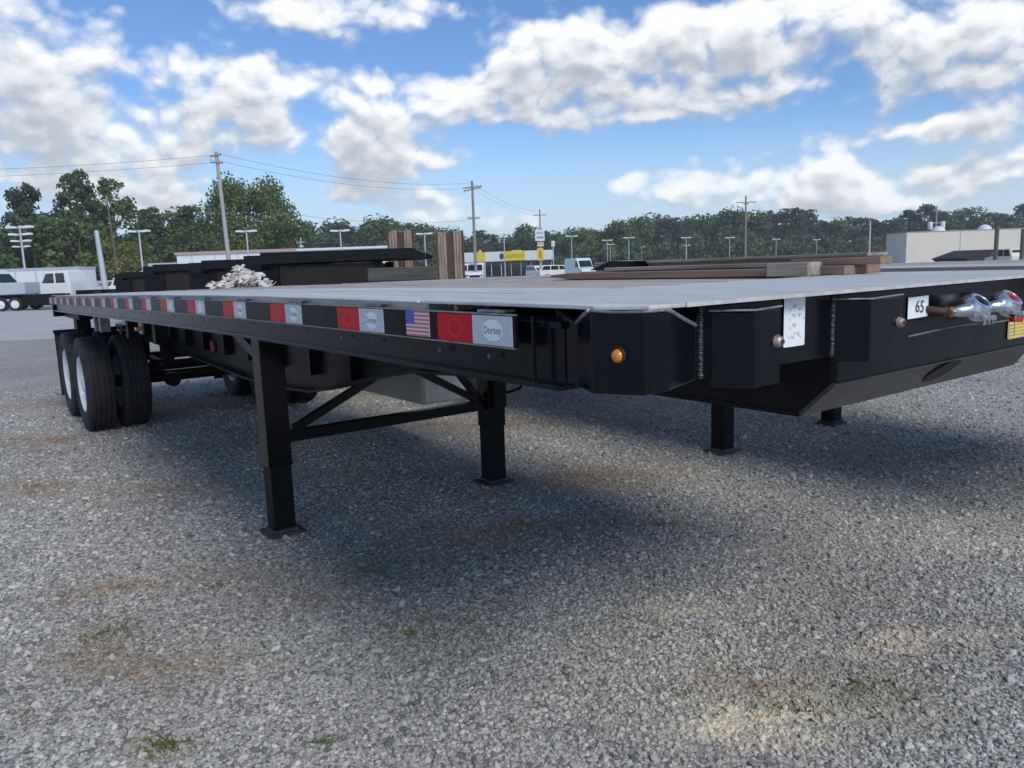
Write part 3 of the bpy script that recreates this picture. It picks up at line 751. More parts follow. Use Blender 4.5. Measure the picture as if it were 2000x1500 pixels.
# underside lamps and bits
MB().lathe([(0, -.012), (.05, -.010), (.06, 0), (.06, .01)], (-2.35, -.52, 1.02), 'y', 20).build('red_reflector_disc', dred, T, smooth=40)
lm = MB().box(-1.99, -1.92, -1.20, -1.16, 1.225, 1.255).build('side_marker_lamp', amber, T, bevel=.008)
MB().box(-2.03, -1.89, -1.16, -1.15, 1.20, 1.338).build('lamp_bracket', bare, lm)
for x in (-4.35, -4.02, -2.6, -1.55): MB().box(x - .045, x + .045, -1.15, -1.06, 1.16, 1.338).build('hanger_bracket', bare if x < -3 else black2, T, warp=zoff)
mb = MB(); mb.box(-2.9, -1.75, -.28, .28, .70, 1.0); mb.build('air_tank_frame', black2, T, bevel=.05)
mb = MB(); mb.lathe([(0, -.36), (.12, -.34), (.14, -.28), (.14, .28), (.12, .34), (0, .36)], (-2.7, .30, .78), 'y', 20); mb.build('air_tank', black2, T, smooth=40)

for j, (yy, zb) in enumerate(((-.60, 1.30), (-.585, 1.27))):
    mb = MB(); mb.path([(x, yy + .006 * math.sin(x * 3 + j), zb + zoff(x) - .018 * abs(math.sin(x * 2.6 + j))) for x in np.linspace(-4.4, 2.2, 60)], .010, 6); mb.build('air_hose', rubber, T, smooth=40)
for x in ENDS[:8]:
    for dx in (-.045, -.29): MB().lathe([(0, .004), (.006, .003), (.007, 0)], (x + dx - .10, -1.2855, 1.40 + zoff(x)), 'y', 8).build('rail_bolt', bare, T)
mb = MB(); mb.box(.076, .13, .77, .88, .60, .80); mb.build('gear_box', black2, T, bevel=.008)
# suspension, axles, tyres
AX = (-4.83, -6.05)
RT_ = .515
def tyre_prof(w):
    h = w / 2; R0 = RT_
    p = [(.295, -h * .80), (.33, -h * .92), (.40, -h), (.455, -h * .97), (.492, -h * .90), (R0 - .006, -h * .82)]
    for gx in (-.52, -.18, .18, .52):
        p += [(R0, (gx - .05) * h), (R0 - .012, (gx - .04) * h), (R0 - .012, (gx + .04) * h), (R0, (gx + .05) * h)]
    p += [(R0 - .006, h * .82), (.492, h * .90), (.455, h * .97), (.40, h), (.33, h * .92), (.295, h * .80)]
    return p
def wheel_meshes():
    ty = MB().lathe(tyre_prof(.285), (0, 0, 0), 'y', 56)
    return ty
for ax in AX:
    mb = MB(); mb.path([(ax, -1.0, RT_), (ax, 1.0, RT_)], .065, 12); mb.build('axle', black2, T, smooth=40)
    for s in (-1, 1):
        for k, yc in enumerate((1.150, .80)):
            o = MB().lathe(tyre_prof(.29), (0, 0, 0), 'y', 56).build('tyre', rubber, T, smooth=28)
            o.location = (ax, s * yc, RT_)
            sg = s if k == 0 else -s                                  # dish of the rim faces outwards on the outer wheel
            d = lambda v: sg * v
            rp = [(.300, d(-.115)), (.292, d(-.10)), (.285, d(.02)), (.292, d(.112)), (.305, d(.122)), (.300, d(.126)), (.280, d(.110)), (.268, d(.04)), (.24, d(-.01)), (.17, d(-.018)), (.145, d(.0)), (.10, d(.02)), (.10, d(.10)), (.075, d(.12)), (0, d(.122))]
            rm = MB().lathe(rp, (0, 0, 0), 'y', 40).build('rim', whitew, o, smooth=35)
            mb = MB()
            for j in range(10):
                t = 2 * math.pi * j / 10
                mb.lathe([(.017, d(-.016)), (.017, d(.012)), (0, d(.014))], (.135 * 1.45 * math.cos(t), 0, .135 * 1.45 * math.sin(t)), 'y', 6)
            if s < 0 and k == 0: mb.build('wheel_nut', bare, o)
    for s in (-1, 1):
        mb = MB(); mb.box(ax - .13, ax + .13, s * .5 - .05, s * .5 + .05, .58, .66)
        for j in range(4): mb.prism([(ax - .55 + .07 * j, .73), (ax, .66 + j * .016), (ax + .55 - .07 * j, .73), (ax + .55 - .07 * j, .742), (ax, .674 + j * .016), (ax - .55 + .07 * j, .742)], 'y', s * .5 - .035, s * .5 + .035)
        mb.build('leaf_spring', black2, T)
        mb = MB(); mb.lathe([(0, -.1), (.07, -.09), (.08, -.05), (.08, .05), (.07, .09), (0, .1)], (ax + .27, s * .40, .50), 'x', 16); mb.build('brake_chamber', black2, T, smooth=40)
for s in (-1, 1):
    for x in (-4.22, -5.44, -6.62 + .02):
        mb = MB(); mb.prism([(x - .14, 1.02), (x + .14, 1.02), (x + .07, .70), (x - .07, .70)], 'y', s * .5 - .05, s * .5 + .05); mb.build('spring_hanger', black2, T)
    # mud flap and its bracket
    mb = MB(); mb.box(-6.86, -6.845, *sorted((s * .66, s * 1.28)), .16, .98); mb.build('mud_flap', rubber, T)
    mb = MB(); mb.box(-6.86, -6.80, *sorted((s * .50, s * 1.29)), .98, 1.02); mb.box(-6.84, -6.3, *sorted((s * .50, s * .56)), .98, 1.05); mb.build('mud_flap_bracket', black2, T)
mb = MB(); mb.box(TAIL - .10, TAIL - .002, -1.29, 1.29, 1.205, DZ - .068); mb.build('rear_sill', black2, T, bevel=.004)
mb = MB()
for y in (-.95, .95): mb.box(-6.55, -6.45, y - .05, y + .05, .62, 1.205)
mb.box(-6.60, -6.45, -1.2, 1.2, .56, .66)
mb.build('rear_bumper', black2, T)
for y in (-1.02, -.86, .86, 1.02): MB().lathe([(0, -.02), (.045, -.018), (.055, 0), (.055, .01)], (TAIL - .102, y, 1.32), 'x', 18).build('tail_lamp', dred, T, smooth=40)
mb = MB(); mb.box(-6.4, -5.2, -1.18, -.55, 1.20, 1.262); mb.build('rear_cross_frame', black2, T)
mb = MB(); mb.box(-5.95, -5.7, -1.15, -1.0, 1.06, 1.20); mb.build('rear_frame_post', black2, T)
# toolbox slung under the far side
tb = MB().box(-2.5, -1.10, .86, 1.30, .46, .86).build('tool_box', steel, T, bevel=.006)
MB().box(-1.098, -1.092, .885, 1.30, .475, .85).build('box_front', steel2, tb, bevel=.004)
MB().box(-1.091, -1.088, .99, 1.12, .56, .66).build('box_plate', wht, tb)

# second trailer parked alongside, same build
T2 = copy_tree(T, skip=('taped_paper', 'number_paper', 'yellow_label', 'flag_sticker', 'tool_box', 'red_reflector_disc', 'oval_emblem', 'pocket_cap'))
m_t = Matrix.Translation(TO) @ Matrix.Rotation(TRZ, 4, 'Z')
T2.location = m_t @ Vector((.58, 3.62, 0))
tag(T2, 'second black flatbed trailer parked alongside the far side of the front one', 'trailer')
mtr = m_t
def tw(x, y, z): return mtr @ Vector((x, y, z))

# ------------------------------------------------------------------ lumber lying on the deck
def board(name, label, x0, x1, y, w, z0, h, m, rz=0.0, taper=0.0, cat='plank', group='lumber lying on the front trailer deck', tilt=0.0):
    L = x1 - x0
    mb = MB(); n = 10; prof = []
    pts0 = []
    vs = []; fs = []
    for i in range(n + 1):
        t = i / n; x = -L / 2 + L * t
        hh = h * (1 if taper == 0 else min(1, .35 + t * 8))
        sag = .004 * math.sin(t * 5 + y * 3)
        zb = z0 * 0 + sag * 0 + (h - hh) * .6
        vs += [(x, -w / 2, zb), (x, w / 2, zb), (x, w / 2, hh + (h - hh) * .6), (x, -w / 2, hh + (h - hh) * .6)]
    for i in range(n):
        a = i * 4; b = a + 4
        for k in range(4): fs.append((a + k, a + (k + 1) % 4, b + (k + 1) % 4, b + k))
    fs.append((0, 3, 2, 1)); e = n * 4; fs.append((e, e + 1, e + 2, e + 3))
    mb.add(vs, fs)
    o = mb.build(name, m, None, bevel=.004)
    o.location = tw((x0 + x1) / 2, y, z0); o.rotation_euler = (0, -tilt, TRZ + rz)
    return tag(o, label, cat, group)
D0 = DZ + .002
board('plank', 'long dark brown plank with a rounded left end, lowest of the lumber', .95, 2.60, .74, .17, D0, .036, pwood, taper=1)
board('plank', 'brown plank lying flat behind the rounded dark plank', 1.0, 2.78, .95, .20, D0, .040, pwood)
board('plank', 'pale weathered board resting on top of the dark brown plank', 1.30, 2.62, .86, .16, D0 + .041, .020, gwood)
board('timber', 'thick brown timber at the back of the lumber with a pale top face', .95, 2.74, 1.16, .14, D0, .078, pwood)
board('plank', 'light topped board capping the thick timber at the back', .90, 2.76, 1.165, .19, D0 + .079, .016, gwood)
board('timber', 'short reddish timber offcut at the right end of the lumber', 2.45, 2.90, .98, .10, D0 + .041, .034, pwood)
o = MB().box(-.10, .10, -.06, .06, 0, .06).build('timber_block', gwood, None, bevel=.006); o.location = tw(2.62, .70, D0); o.rotation_euler = (0, 0, TRZ + .12)
tag(o, 'small grey timber block at the near right corner of the lumber', 'block')
o = MB().prism([(-.16, 0), (.2, .0), (.22, .05), (.02, .055)], 'y', -.08, .08).build('steel_wedge', black, None, bevel=.004); o.location = tw(1.15, 1.02, D0 + .046); o.rotation_euler = (0, 0, TRZ)
tag(o, 'black steel wedge lying on the left end of the lumber', 'wedge')

# off-white webbing heap at the rear of the deck
mb = MB(); rs = random.Random(5)
for k in range(95):
    a0 = rs.uniform(0, 6.28); rad = min(.46, abs(rs.gauss(0, .24))); cx, cy = 1.25 * rad * math.cos(a0), .8 * rad * math.sin(a0)
    hmax = .27 * math.exp(-(rad / .30) ** 2) + .03
    pts = []; L = rs.uniform(.08, .24); th = rs.uniform(0, 6.28); z = rs.uniform(.015, hmax); ph = rs.uniform(0, 6.28)
    for j in range(8):
        t = j / 7
        pts.append(Vector((cx + L * (t - .5) * math.cos(th) + .05 * math.sin(t * 5 + ph), cy + L * (t - .5) * math.sin(th) + .05 * math.cos(t * 6 + ph), max(.012, z + .05 * math.sin(t * 3.1 + ph * .3)))))
    w = rs.uniform(.020, .036); tw0 = rs.uniform(0, 3.1)
    vs = []; fs = []
    for j, p in enumerate(pts):
        q_ = Vector((math.cos(tw0 + j * .5), math.sin(tw0 + j * .5), math.sin(tw0 * 2 + j * .4))).normalized() * w; e = Vector((.003, .003, .006))
        vs += [p - q_ - e, p + q_ - e, p + q_ + e, p - q_ + e]
    for j in range(7):
        a = j * 4; b = a + 4
        for i4 in range(4): fs.append((a + i4, a + (i4 + 1) % 4, b + (i4 + 1) % 4, b + i4))
    fs += [(0, 3, 2, 1), (28, 29, 30, 31)]
    mb.add([(v[0], v[1], max(.004, v[2])) for v in vs], fs)
o = mb.build('webbing_heap', strapm, None); o.location = tw(-4.95, .58, DZ - .052); o.rotation_euler = (0, 0, TRZ + .9); o.scale = (.66, .66, .80)
tag(o, 'heap of crumpled off-white webbing at the rear of the front trailer deck', 'straps')

# ------------------------------------------------------------------ black gooseneck frames behind the tail of the trailer
def neck(u0, vtop, dist, u1, label):
    p0 = at(u0, vtop, dist); L = col_x(u1, dist) - col_x(u0, dist)
    t = thing('gooseneck_trailer', label, 'trailer', (p0.x, dist, 0), R(2), 'black gooseneck trailers in a row behind the front trailer')
    zt = p0.z; h = .21
    mb = MB(); mb.prism([(.0, zt - h), (L - .25, zt - h + .02), (L, zt - h + .04), (L, zt - .10), (L - .16, zt - .02), (L - .25, zt), (0, zt)], 'y', -.09, .09); mb.build('side_beam', black, t, bevel=.008)
    mb = MB(); mb.prism([(.0, zt - h), (L - .25, zt - h + .02), (L, zt - h + .04), (L, zt - .10), (L - .16, zt - .02), (L - .25, zt), (0, zt)], 'y', 2.1, 2.28); mb.build('side_beam', black, t, bevel=.008)
    mb = MB(); mb.box(.05, L - .3, .091, 2.099, zt - .12, zt - .05); mb.build('deck_plate', black2, t)
    mb = MB(); mb.box(-.30, -.002, -.07, 2.2, zt - .30, zt - .045); mb.build('rear_step', black, t, bevel=.006)
    mb = MB(); mb.box(-.3, .3, -.06, 2.2, .22, zt - .302); mb.build('drop_frame', black2, t)
    mb = MB(); mb.box(.301, L * .68, .0, 2.0, .25, zt - h - .03); mb.build('wood_infill', MATS['dark_infill'], t)
    for x in (.2, L * .7):
        for y in (.1, 1.95):
            mb = MB(); mb.box(x - .08, x + .08, y - .08, y + .08, 0.02, zt - h); mb.box(x - .15, x + .15, y - .15, y + .15, 0, .02); mb.build('support_leg', black2, t)
    return t
neck(510, 494, 14.0, 828, 'nearest black gooseneck trailer frame with a sloping nose, in front of the upright ramps')
neck(395, 509, 18.0, 700, 'second black gooseneck trailer frame, left of and behind the nearest one')
neck(300, 517, 23.0, 560, 'third black gooseneck trailer frame, further back in the stepped row')
neck(240, 532, 29.0, 470, 'farthest black gooseneck trailer frame at the left end of the stepped row')
p = at(786, 545, 13.2)
o = MB().box(-.55, .55, -.2, .2, 0, .22).build('timber_stack', dtimber, None, bevel=.01); o.location = (p.x, 13.2, p.z - .02)
o2 = o
tag(o, 'grey timber stack under the nose of the nearest gooseneck trailer', 'timber')
mb = MB(); mb.box(-.6, .6, -.5, .5, 0, p.z - .022); o = mb.build('steel_stand', black2, None, bevel=.01); o.location = (p.x, 13.2, 0); tag(o, 'black steel stand carrying the grey timber stack', 'stand')

# equipment trailer with two upright wooden ramps
ERZ = R(-4)
ED = 17.0
pe = at(833, 545, ED)
E_ = thing('equipment_trailer', 'equipment trailer with two upright wooden loading ramps behind the front trailer', 'trailer', (pe.x, ED, 0), ERZ)
MB().box(-1.15, 1.15, .15, 5.5, .78, .92).build('deck_frame', black2, E_, bevel=.01)
for x in (-1.1, 1.1):
    for y in (2.6, 3.6):
        o = MB().lathe([(.2, -.1), (.36, -.11), (.39, -.08), (.39, .08), (.36, .11), (.2, .1)], (x, y, .39), 'x', 24).build('tyre', rubber, E_, smooth=40)
        MB().lathe([(.21, -.09), (.19, -.05), (0, -.04)], (x, y, .39), 'x', 20).build('rim', whitew, o, smooth=40); MB().lathe([(.21, .09), (.19, .05), (0, .04)], (x, y, .39), 'x', 20).build('rim', whitew, o, smooth=40)
rampw = mat('ramp_wood', (.40, .33, .27), .9, 0, (7, .9, (.22, .165, .13)), (40, .5), stretch=(3, 3, .25))
rampd = mat('ramp_channel_rust', (.095, .048, .04), .85, 0, (9, .8, (.15, .08, .06)), (40, .4))
for u0, u1, vt in ((760, 808, 449), (856, 905, 451)):
    xa, xb = at(u0, 500, ED).x - pe.x, at(u1, 500, ED).x - pe.x
    zt = at((u0 + u1) / 2, vt, ED).z; w = xb - xa
    rm = MB().box(xa + w * .36, xb - w * .36, -.02, .05, .86, zt - .05).build('loading_ramp', rampd, E_)
    for a, b in ((.02, .36), (.64, .98)):
        n = 3
        for k in range(n):
            xx0 = xa + w * (a + (b - a) * k / n) + .004; xx1 = xa + w * (a + (b - a) * (k + 1) / n) - .004
            MB().box(xx0, xx1, -.05, .03, .86, zt - random.uniform(0, .03)).build('ramp_plank', rampw, rm, bevel=.006)
    MB().box(xa - .02, xa + .012, -.06, .06, .84, zt).build('ramp_rail', rampd, rm); MB().box(xb - .012, xb + .02, -.06, .06, .84, zt).build('ramp_rail', rampd, rm)

# ------------------------------------------------------------------ vehicles in the lot
def wheel(t, x, y, r, m_rim):
    s = 1 if y > 0 else -1
    o = MB().lathe([(r * .6, -.09), (r * .92, -.11), (r, -.07), (r, .07), (r * .92, .11), (r * .6, .09)], (x, y, r), 'y', 22).build('tyre', rubber, t, smooth=40)
    MB().lathe([(r * .66, s * .095), (r * .6, s * .06), (r * .3, s * .05), (r * .25, s * .1), (0, s * .1)], (x, y, r), 'y', 18).build('rim', m_rim, o, smooth=40)
def vehicle(name, label, cat, loc, rz, kind, m=white, rim=whitew, group=None):
    t = thing(name, label, cat, loc, rz, group)
    if kind == 'van':
        P = [(-2.6, .45), (2.55, .45), (2.65, .75), (2.55, 1.15), (1.75, 1.35), (1.15, 2.15), (.8, 2.3), (-2.5, 2.3), (-2.62, 2.0)]; W = .97
        wins = [[(1.05, 1.4), (1.62, 1.4), (1.12, 2.0), (.75, 2.02), (.55, 1.4)]]; ws = (-1.7, 1.7, .36); fz = (1.80, 1.35, 1.2, 2.1); bk = (-2.62, 1.35, 1.95)
    elif kind == 'pickup':
        P = [(-2.8, .5), (2.75, .5), (2.85, .8), (2.75, 1.15), (1.5, 1.25), (.75, 1.85), (-.75, 1.88), (-1.0, 1.25), (-2.8, 1.22)]; W = .98
        wins = [[(1.25, 1.28), (.68, 1.76), (.18, 1.78), (.18, 1.28)], [(.08, 1.28), (.08, 1.78), (-.68, 1.78), (-.8, 1.28)]]; ws = (-1.8, 1.85, .40); fz = (1.48, 1.26, .8, 1.82); bk = None
    elif kind == 'cab':
        P = [(-1.05, .5), (2.75, .5), (2.85, .8), (2.75, 1.15), (1.5, 1.25), (1.0, 1.85), (-.95, 1.88), (-1.05, 1.25)]; W = .98
        wins = [[(1.32, 1.28), (.92, 1.76), (.28, 1.78), (.28, 1.28)], [(.12, 1.28), (.12, 1.78), (-.62, 1.78), (-.66, 1.28)]]; ws = (1.85, 1.85, .40); fz = (1.48, 1.26, 1.04, 1.82); bk = None
    elif kind == 'suv':
        P = [(-2.3, .45), (2.25, .45), (2.35, .75), (2.2, 1.05), (1.2, 1.15), (.5, 1.68), (-1.9, 1.72), (-2.3, 1.15)]; W = .93
        wins = [[(1.0, 1.17), (.42, 1.6), (.0, 1.62), (.0, 1.17)], [(-.1, 1.17), (-.1, 1.62), (-.95, 1.62), (-.95, 1.17)], [(-1.05, 1.17), (-1.05, 1.62), (-1.8, 1.62), (-2.05, 1.17)]]; ws = (-1.4, 1.45, .36); fz = (1.2, 1.16, .55, 1.64); bk = (-2.1, 1.2, 1.6)
    mb = MB(); mb.prism(P, 'y', -W, W); mb.build('body', m, t, bevel=.06)
    for wv in wins:
        for s in (-1, 1):
            mb = MB(); mb.prism(wv, 'y', *sorted((s * (W - .02), s * (W + .006)))); mb.build('side_window', glassm, t)
    xa, za, xb, zb = fz
    nx, nz = (zb - za), (xa - xb); q = math.hypot(nx, nz); nx, nz = nx / q * .008, nz / q * .008
    mb = MB(); mb.hexa([(xa - .06, -W + .12, za + .04), (xa - .06, W - .12, za + .04), (xb + .05, W - .16, zb - .06), (xb + .05, -W + .16, zb - .06),
                        (xa + nx, -W + .12, za + .05 + nz), (xa + nx, W - .12, za + .05 + nz), (xb + nx, W - .16, zb - .05 + nz), (xb + nx, -W + .16, zb - .05 + nz)]); mb.build('windscreen', glassm, t)
    if bk:
        x, za, zb = bk; mb = MB(); mb.box(x - .02, x + .1, -W + .15, W - .15, za, zb); mb.build('rear_window', glassm, t)
    fx = max(p[0] for p in P)
    mb = MB(); mb.box(fx - .08, fx + .01, -W * .6, W * .6, .62, .86); mb.build('grille', black2, t)
    for s in (-1, 1):
        mb = MB(); mb.box(fx - .12, fx + .005, *sorted((s * W * .64, s * W * .95)), .74, .92); mb.build('headlight', bare, t)
        for x in sorted(set(ws[:2])): wheel(t, x, s * (W - .1), ws[2], rim)
    return t

# left group: long white box trailer, crew-cab truck, bed truck, bare tandem chassis
def side_loc(u, y): return (col_x(u, y), y, 0)
bx = thing('box_trailer', 'long white box trailer at the far left behind the white trucks', 'trailer', (at(158, 560, 58).x, 58, 0), R(2))
zt = at(80, 523, 58).z; zb = .95
MB().box(-13.0, 0, 0, 2.5, zb, zt).build('box_body', white, bx, bevel=.03)
MB().box(-13.02, .02, -.012, 2.51, zt - .22, zt - .002).build('roof_rail', gbld, bx)
for k in range(8): MB().box(-12.2 + k * 1.5, -12.13 + k * 1.5, -.015, -.002, zb + .05, zt - .24).build('side_post', gbld, bx)
MB().box(-13, -.05, .4, 2.1, .75, .948).build('chassis', black2, bx)
for x in (-1.4, -2.6):
    for s in (0.2, 2.3): 
        o = MB().lathe([(.3, -.13), (.48, -.14), (.5, -.1), (.5, .1), (.48, .14), (.3, .13)], (x, s, .5), 'y', 22).build('tyre', rubber, bx, smooth=40)
MB().box(-12.4, -12.25, .3, .5, 0, .76).build('support_leg', black2, bx); MB().box(-12.4, -12.25, 2.0, 2.2, 0, .76).build('support_leg', black2, bx)

vp = vehicle('crew_truck', 'white crew-cab truck facing left in front of the box trailer', 'truck', (at(131, 560, 53).x, 53, 0), R(180), 'cab')
for ch in vp.children: pass
vp.scale = (.78, 1.1, 1.28)
MB().box(-4.2, -1.06, -.45, .45, .62, .85).build('bare_frame', black2, vp)
for y in (-.85, .85): wheel(vp, -3.2, y, .40, whitew)
v2 = vehicle('white_van', 'white van cut off by the left edge of the picture', 'van', (at(-30, 560, 52).x, 52, 0), R(0), 'van'); v2.scale = (1, 1, 1.15)
# flat deck truck bed between them
ch = thing('tandem_chassis', 'black tandem-axle trailer chassis with white wheels at the far left', 'trailer', (at(40, 600, 49).x, 49, 0), R(3))
MB().box(-6, 2.6, -.5, .5, .72, .98).build('frame_rail', black2, ch, bevel=.02)
MB().box(.75, 2.6, -1.15, 1.15, .30, .95).build('side_skirt', black2, ch, bevel=.02)
MB().box(-1.1, .9, -.9, .9, 1.0, 1.75)  .build('equipment_cover', gbld, ch, bevel=.05)
for x in (-.5, .36):
    for s in (-1, 1): wheel(ch, x, s * 1.1, .42, whitew)
MB().box(-5.4, -5.25, -.45, -.3, 0, .75).build('support_leg', black2, ch); MB().box(-5.4, -5.25, .3, .45, 0, .75).build('support_leg', black2, ch)
# pale cars right of the truck
vehicle('parked_car', 'white car beside the box trailer end, nearest the blue grey post', 'car', side_loc(215, 74), R(8), 'suv')
vehicle('parked_car', 'white car parked low beyond the tail of the front trailer', 'car', side_loc(165, 80), R(175), 'suv')
v = vehicle('parked_pickup', 'white pickup just left of the farthest gooseneck trailer', 'pickup', side_loc(248, 62), R(12), 'pickup')
v = vehicle('parked_car', 'silver car half hidden left of the farthest gooseneck trailer', 'car', side_loc(185, 66), R(-5), 'suv', m=galv)
# vehicles right of the ramps
vehicle('delivery_van', 'white van facing us, just right of the upright ramps', 'van', (col_x(930, 92), 92, 0), R(-92), 'van')
vehicle('delivery_van', 'white van half hidden behind the right upright ramp', 'van', (col_x(905, 100), 100, 0), R(-85), 'van')
vehicle('parked_car', 'dark windowed white car in front of the shop, below the pylon sign', 'car', (col_x(1054, 92), 92, 0), R(-70), 'suv')
cream = mat('cream_paint', (.74, .70, .62), .4, coat=.3)
vehicle('parked_car', 'cream car to the right of the pylon sign', 'car', (col_x(1090, 90), 90, 0), R(5), 'suv', m=cream)
mint = mat('pale_mint_paint', (.60, .76, .70), .4, coat=.3)
vehicle('parked_truck', 'pale mint truck cab behind the left end of the lumber', 'truck', (col_x(1133, 80), 80, 0), R(-60), 'van', m=mint).scale = (.6, .9, 1)

# ------------------------------------------------------------------ buildings
# yellow-signed shop
SD = 150.0
sx0, sx1 = at(898, 500, SD).x, at(1078, 500, SD).x
shop = thing('shop_building', 'low white shop with yellow signs and dark glass front beyond the trailer', 'building', (sx0, SD, 0), 0)
W_ = sx1 - sx0; zr = at(990, 491, SD).z; zf = at(990, 510, SD).z
MB().box(0, W_, 1.2, 16, 0, zr - .3).build('wall', wbld, shop)
MB().box(-.3, W_ + .3, -.4, 1.19, zf, zr).build('fascia', wbld, shop, bevel=.03)
MB().box(.2, W_ - .2, .55, 1.19, .05, zf - .02).build('shop_recess', black2, shop)
nb = 9
for k in range(nb):
    a = .3 + (W_ - .6) * k / nb; b = .3 + (W_ - .6) * (k + 1) / nb
    f = MB().box(a + .05, b - .05, .40, .50, .12, zf - .1).build('window', glassm, shop)
    MB().box(a - .06, a + .06, .30, .545, .0, zf - .01).build('mullion', wbld if k in (0, 3, 4, 7) else galv, f)
X = lambda u: at(u, 500, SD).x - sx0
MB().box(X(932), X(948), -.5, -.41, zf + .05, zr - .03).build('yellow_panel', ysign, shop)
sg = MB().box(X(984), X(1026), -.5, -.41, zf + .05, zr - .03).build('yellow_sign', ysign, shop)
brown_ink = mat('ochre_lettering', (.38, .22, .02), .6)
mb = MB(); xx = X(988); k = 0
while xx < X(1022):
    w = random.uniform(.28, .42); zc = (zf + zr) / 2
    mb.box(xx, xx + w * .35, -.52, -.505, zc - .30, zc + .30); mb.box(xx + w * .35, xx + w * .85, -.52, -.505, zc + (.16 if k % 2 else -.28), zc + (.28 if k % 2 else -.16)); xx += w; k += 1
mb.build('sign_lettering', brown_ink, sg)
n = 20; mb = MB(); mb.add([(X(979.5) + .40 * math.cos(2 * math.pi * i / n), -.43, (zf + zr) / 2 + .62 * math.sin(2 * math.pi * i / n)) for i in range(n)], [tuple(range(n))]); mb.build('dark_emblem', ink, shop)
mb = MB(); mb.box(X(934), X(934) + .5, 4, 6, zr - .3, zr + .5); mb.box(X(1000), X(1000) + 2, 6, 8, zr - .3, zr + .3); mb.build('roof_unit', galv, shop)

# long white building on the left
LD = 105.0
lx0, lx1 = at(345, 500, LD).x, at(765, 500, LD).x
lb = thing('warehouse', 'long low white warehouse with a faded red roof edge behind the gooseneck trailers', 'building', (lx0, LD, 0), R(0))
zt0 = at(555, 491, LD).z
MB().box(0, lx1 - lx0, 0, 14, 0, zt0).build('wall', wbld, lb)
MB().box(-.2, (lx1 - lx0) * .56, -.2, 14.2, zt0 + .01, zt0 + .35).build('roof_edge', pinkr, lb)
MB().box((lx1 - lx0) * .56 + .02, (lx1 - lx0) + .2, -.2, 14.2, zt0 + .01, zt0 + .28).build('roof_edge', wbld, lb)
MB().box(-4.2, -.01, .5, 8, 0, zt0 * .80).build('annex', gbld, lb)
MB().prism([(-7.2, 0), (-4.21, 0), (-4.21, zt0 * .66), (-7.2, zt0 * .5)], 'y', 1.0, 7).build('lean_to', wbld, lb)
for k in range(9): MB().box(2 + k * 3.1, 2.08 + k * 3.1, -.05, -.003, .02, zt0 - .02).build('wall_rib', gbld, lb)
mb = MB(); cx = at(578, 500, LD).x - lx0; mb.box(cx - .06, cx + .06, 3, 3.12, zt0 + .28, zt0 + 1.9); mb.box(cx - .6, cx + .6, 3, 3.08, zt0 + 1.2, zt0 + 1.3); mb.lathe([(0, 0), (.35, .1), (.3, .3), (0, .32)], (cx, 3, zt0 + .5), 'z', 10); mb.build('roof_aerial', galv, lb)

# tan building on the right
BD = 105.0
b0 = at(1769, 500, BD).x
BDEP = BD * (at(1769, 500, 1).x / at(1730, 500, 1).x) - BD
tbuild = thing('tan_building', 'long tan metal-clad building at the right edge', 'building', (b0, BD, 0), 0)
zl = at(1769, 453.5, BD).z
LB = at(2250, 500, BD).x - b0
for k, (ua, ub) in enumerate(((1769, 1874), (1874, 1945), (1945, 2040), (2040, 2140), (2140, 2250))):
    xa, xb = at(ua, 500, BD).x - b0, at(ub, 500, BD).x - b0
    MB().box(xa + .02, xb - .02, 0, .3, 0, zl - .10).build('wall_panel', tan, tbuild, bevel=.02)
    if k: MB().box(xa - .05, xa + .05, -.015, -.002, 0, zl - .1).build('panel_rib', tand, tbuild)
MB().box(.02, LB, .31, BDEP, 0, zl - .10).build('wall', tan, tbuild)
MB().box(-.04, LB, -.05, BDEP + .04, zl - .09, zl + .03).build('parapet', tand, tbuild)
for u in (1862, 1955): MB().lathe([(.0, .75), (.45, .65), (.8, .35), (.95, 0)], (at(u, 500, BD).x - b0, 4, zl + .05), 'z', 18).build('roof_vent', wbld, tbuild, smooth=40)
# small gabled shelter in front of it
GD = 62.0
g0, g1 = at(1888, 500, GD).x, at(1988, 500, GD).x; gz = at(1940, 487, GD).z; ge = at(1888, 504, GD).z
sh = thing('gabled_shelter', 'dark gabled shelter roof in front of the tan building', 'shelter', (g0, GD, 0), 0)
wg = g1 - g0
MB().prism([(-.1, ge), (0.2, ge - .25), (wg - .2, ge - .25), (wg + .1, ge), (wg * .56, gz), (wg * .44, gz)], 'y', 0, 5).build('roof', asphm, sh, bevel=.03)
for x in (.3, wg - .3):
    for y in (.3, 4.7): MB().box(x - .1, x + .1, y - .1, y + .1, 0, ge - .251).build('post', polew, sh)
vehicle('parked_car', 'pale beige car parked beside the gabled shelter', 'car', (col_x(1975, 58), 58, 0), R(80), 'suv', m=cream)
PDI = 50.0
p = at(1948, 441, PDI)
o = MB().path([(0, 0, 0), (0, 0, p.z)], .13, 10).build('wooden_post', barkm, None, smooth=40); o.location = (p.x, PDI, 0); tag(o, 'dark brown wooden post in front of the tan building', 'post')
p = at(1999, 447, PDI)
o = MB().path([(0, 0, 0), (0, 0, p.z)], .13, 10).build('wooden_post', barkm, None, smooth=40); o.location = (p.x, PDI, 0); tag(o, 'brown wooden post cut off by the right edge', 'post')

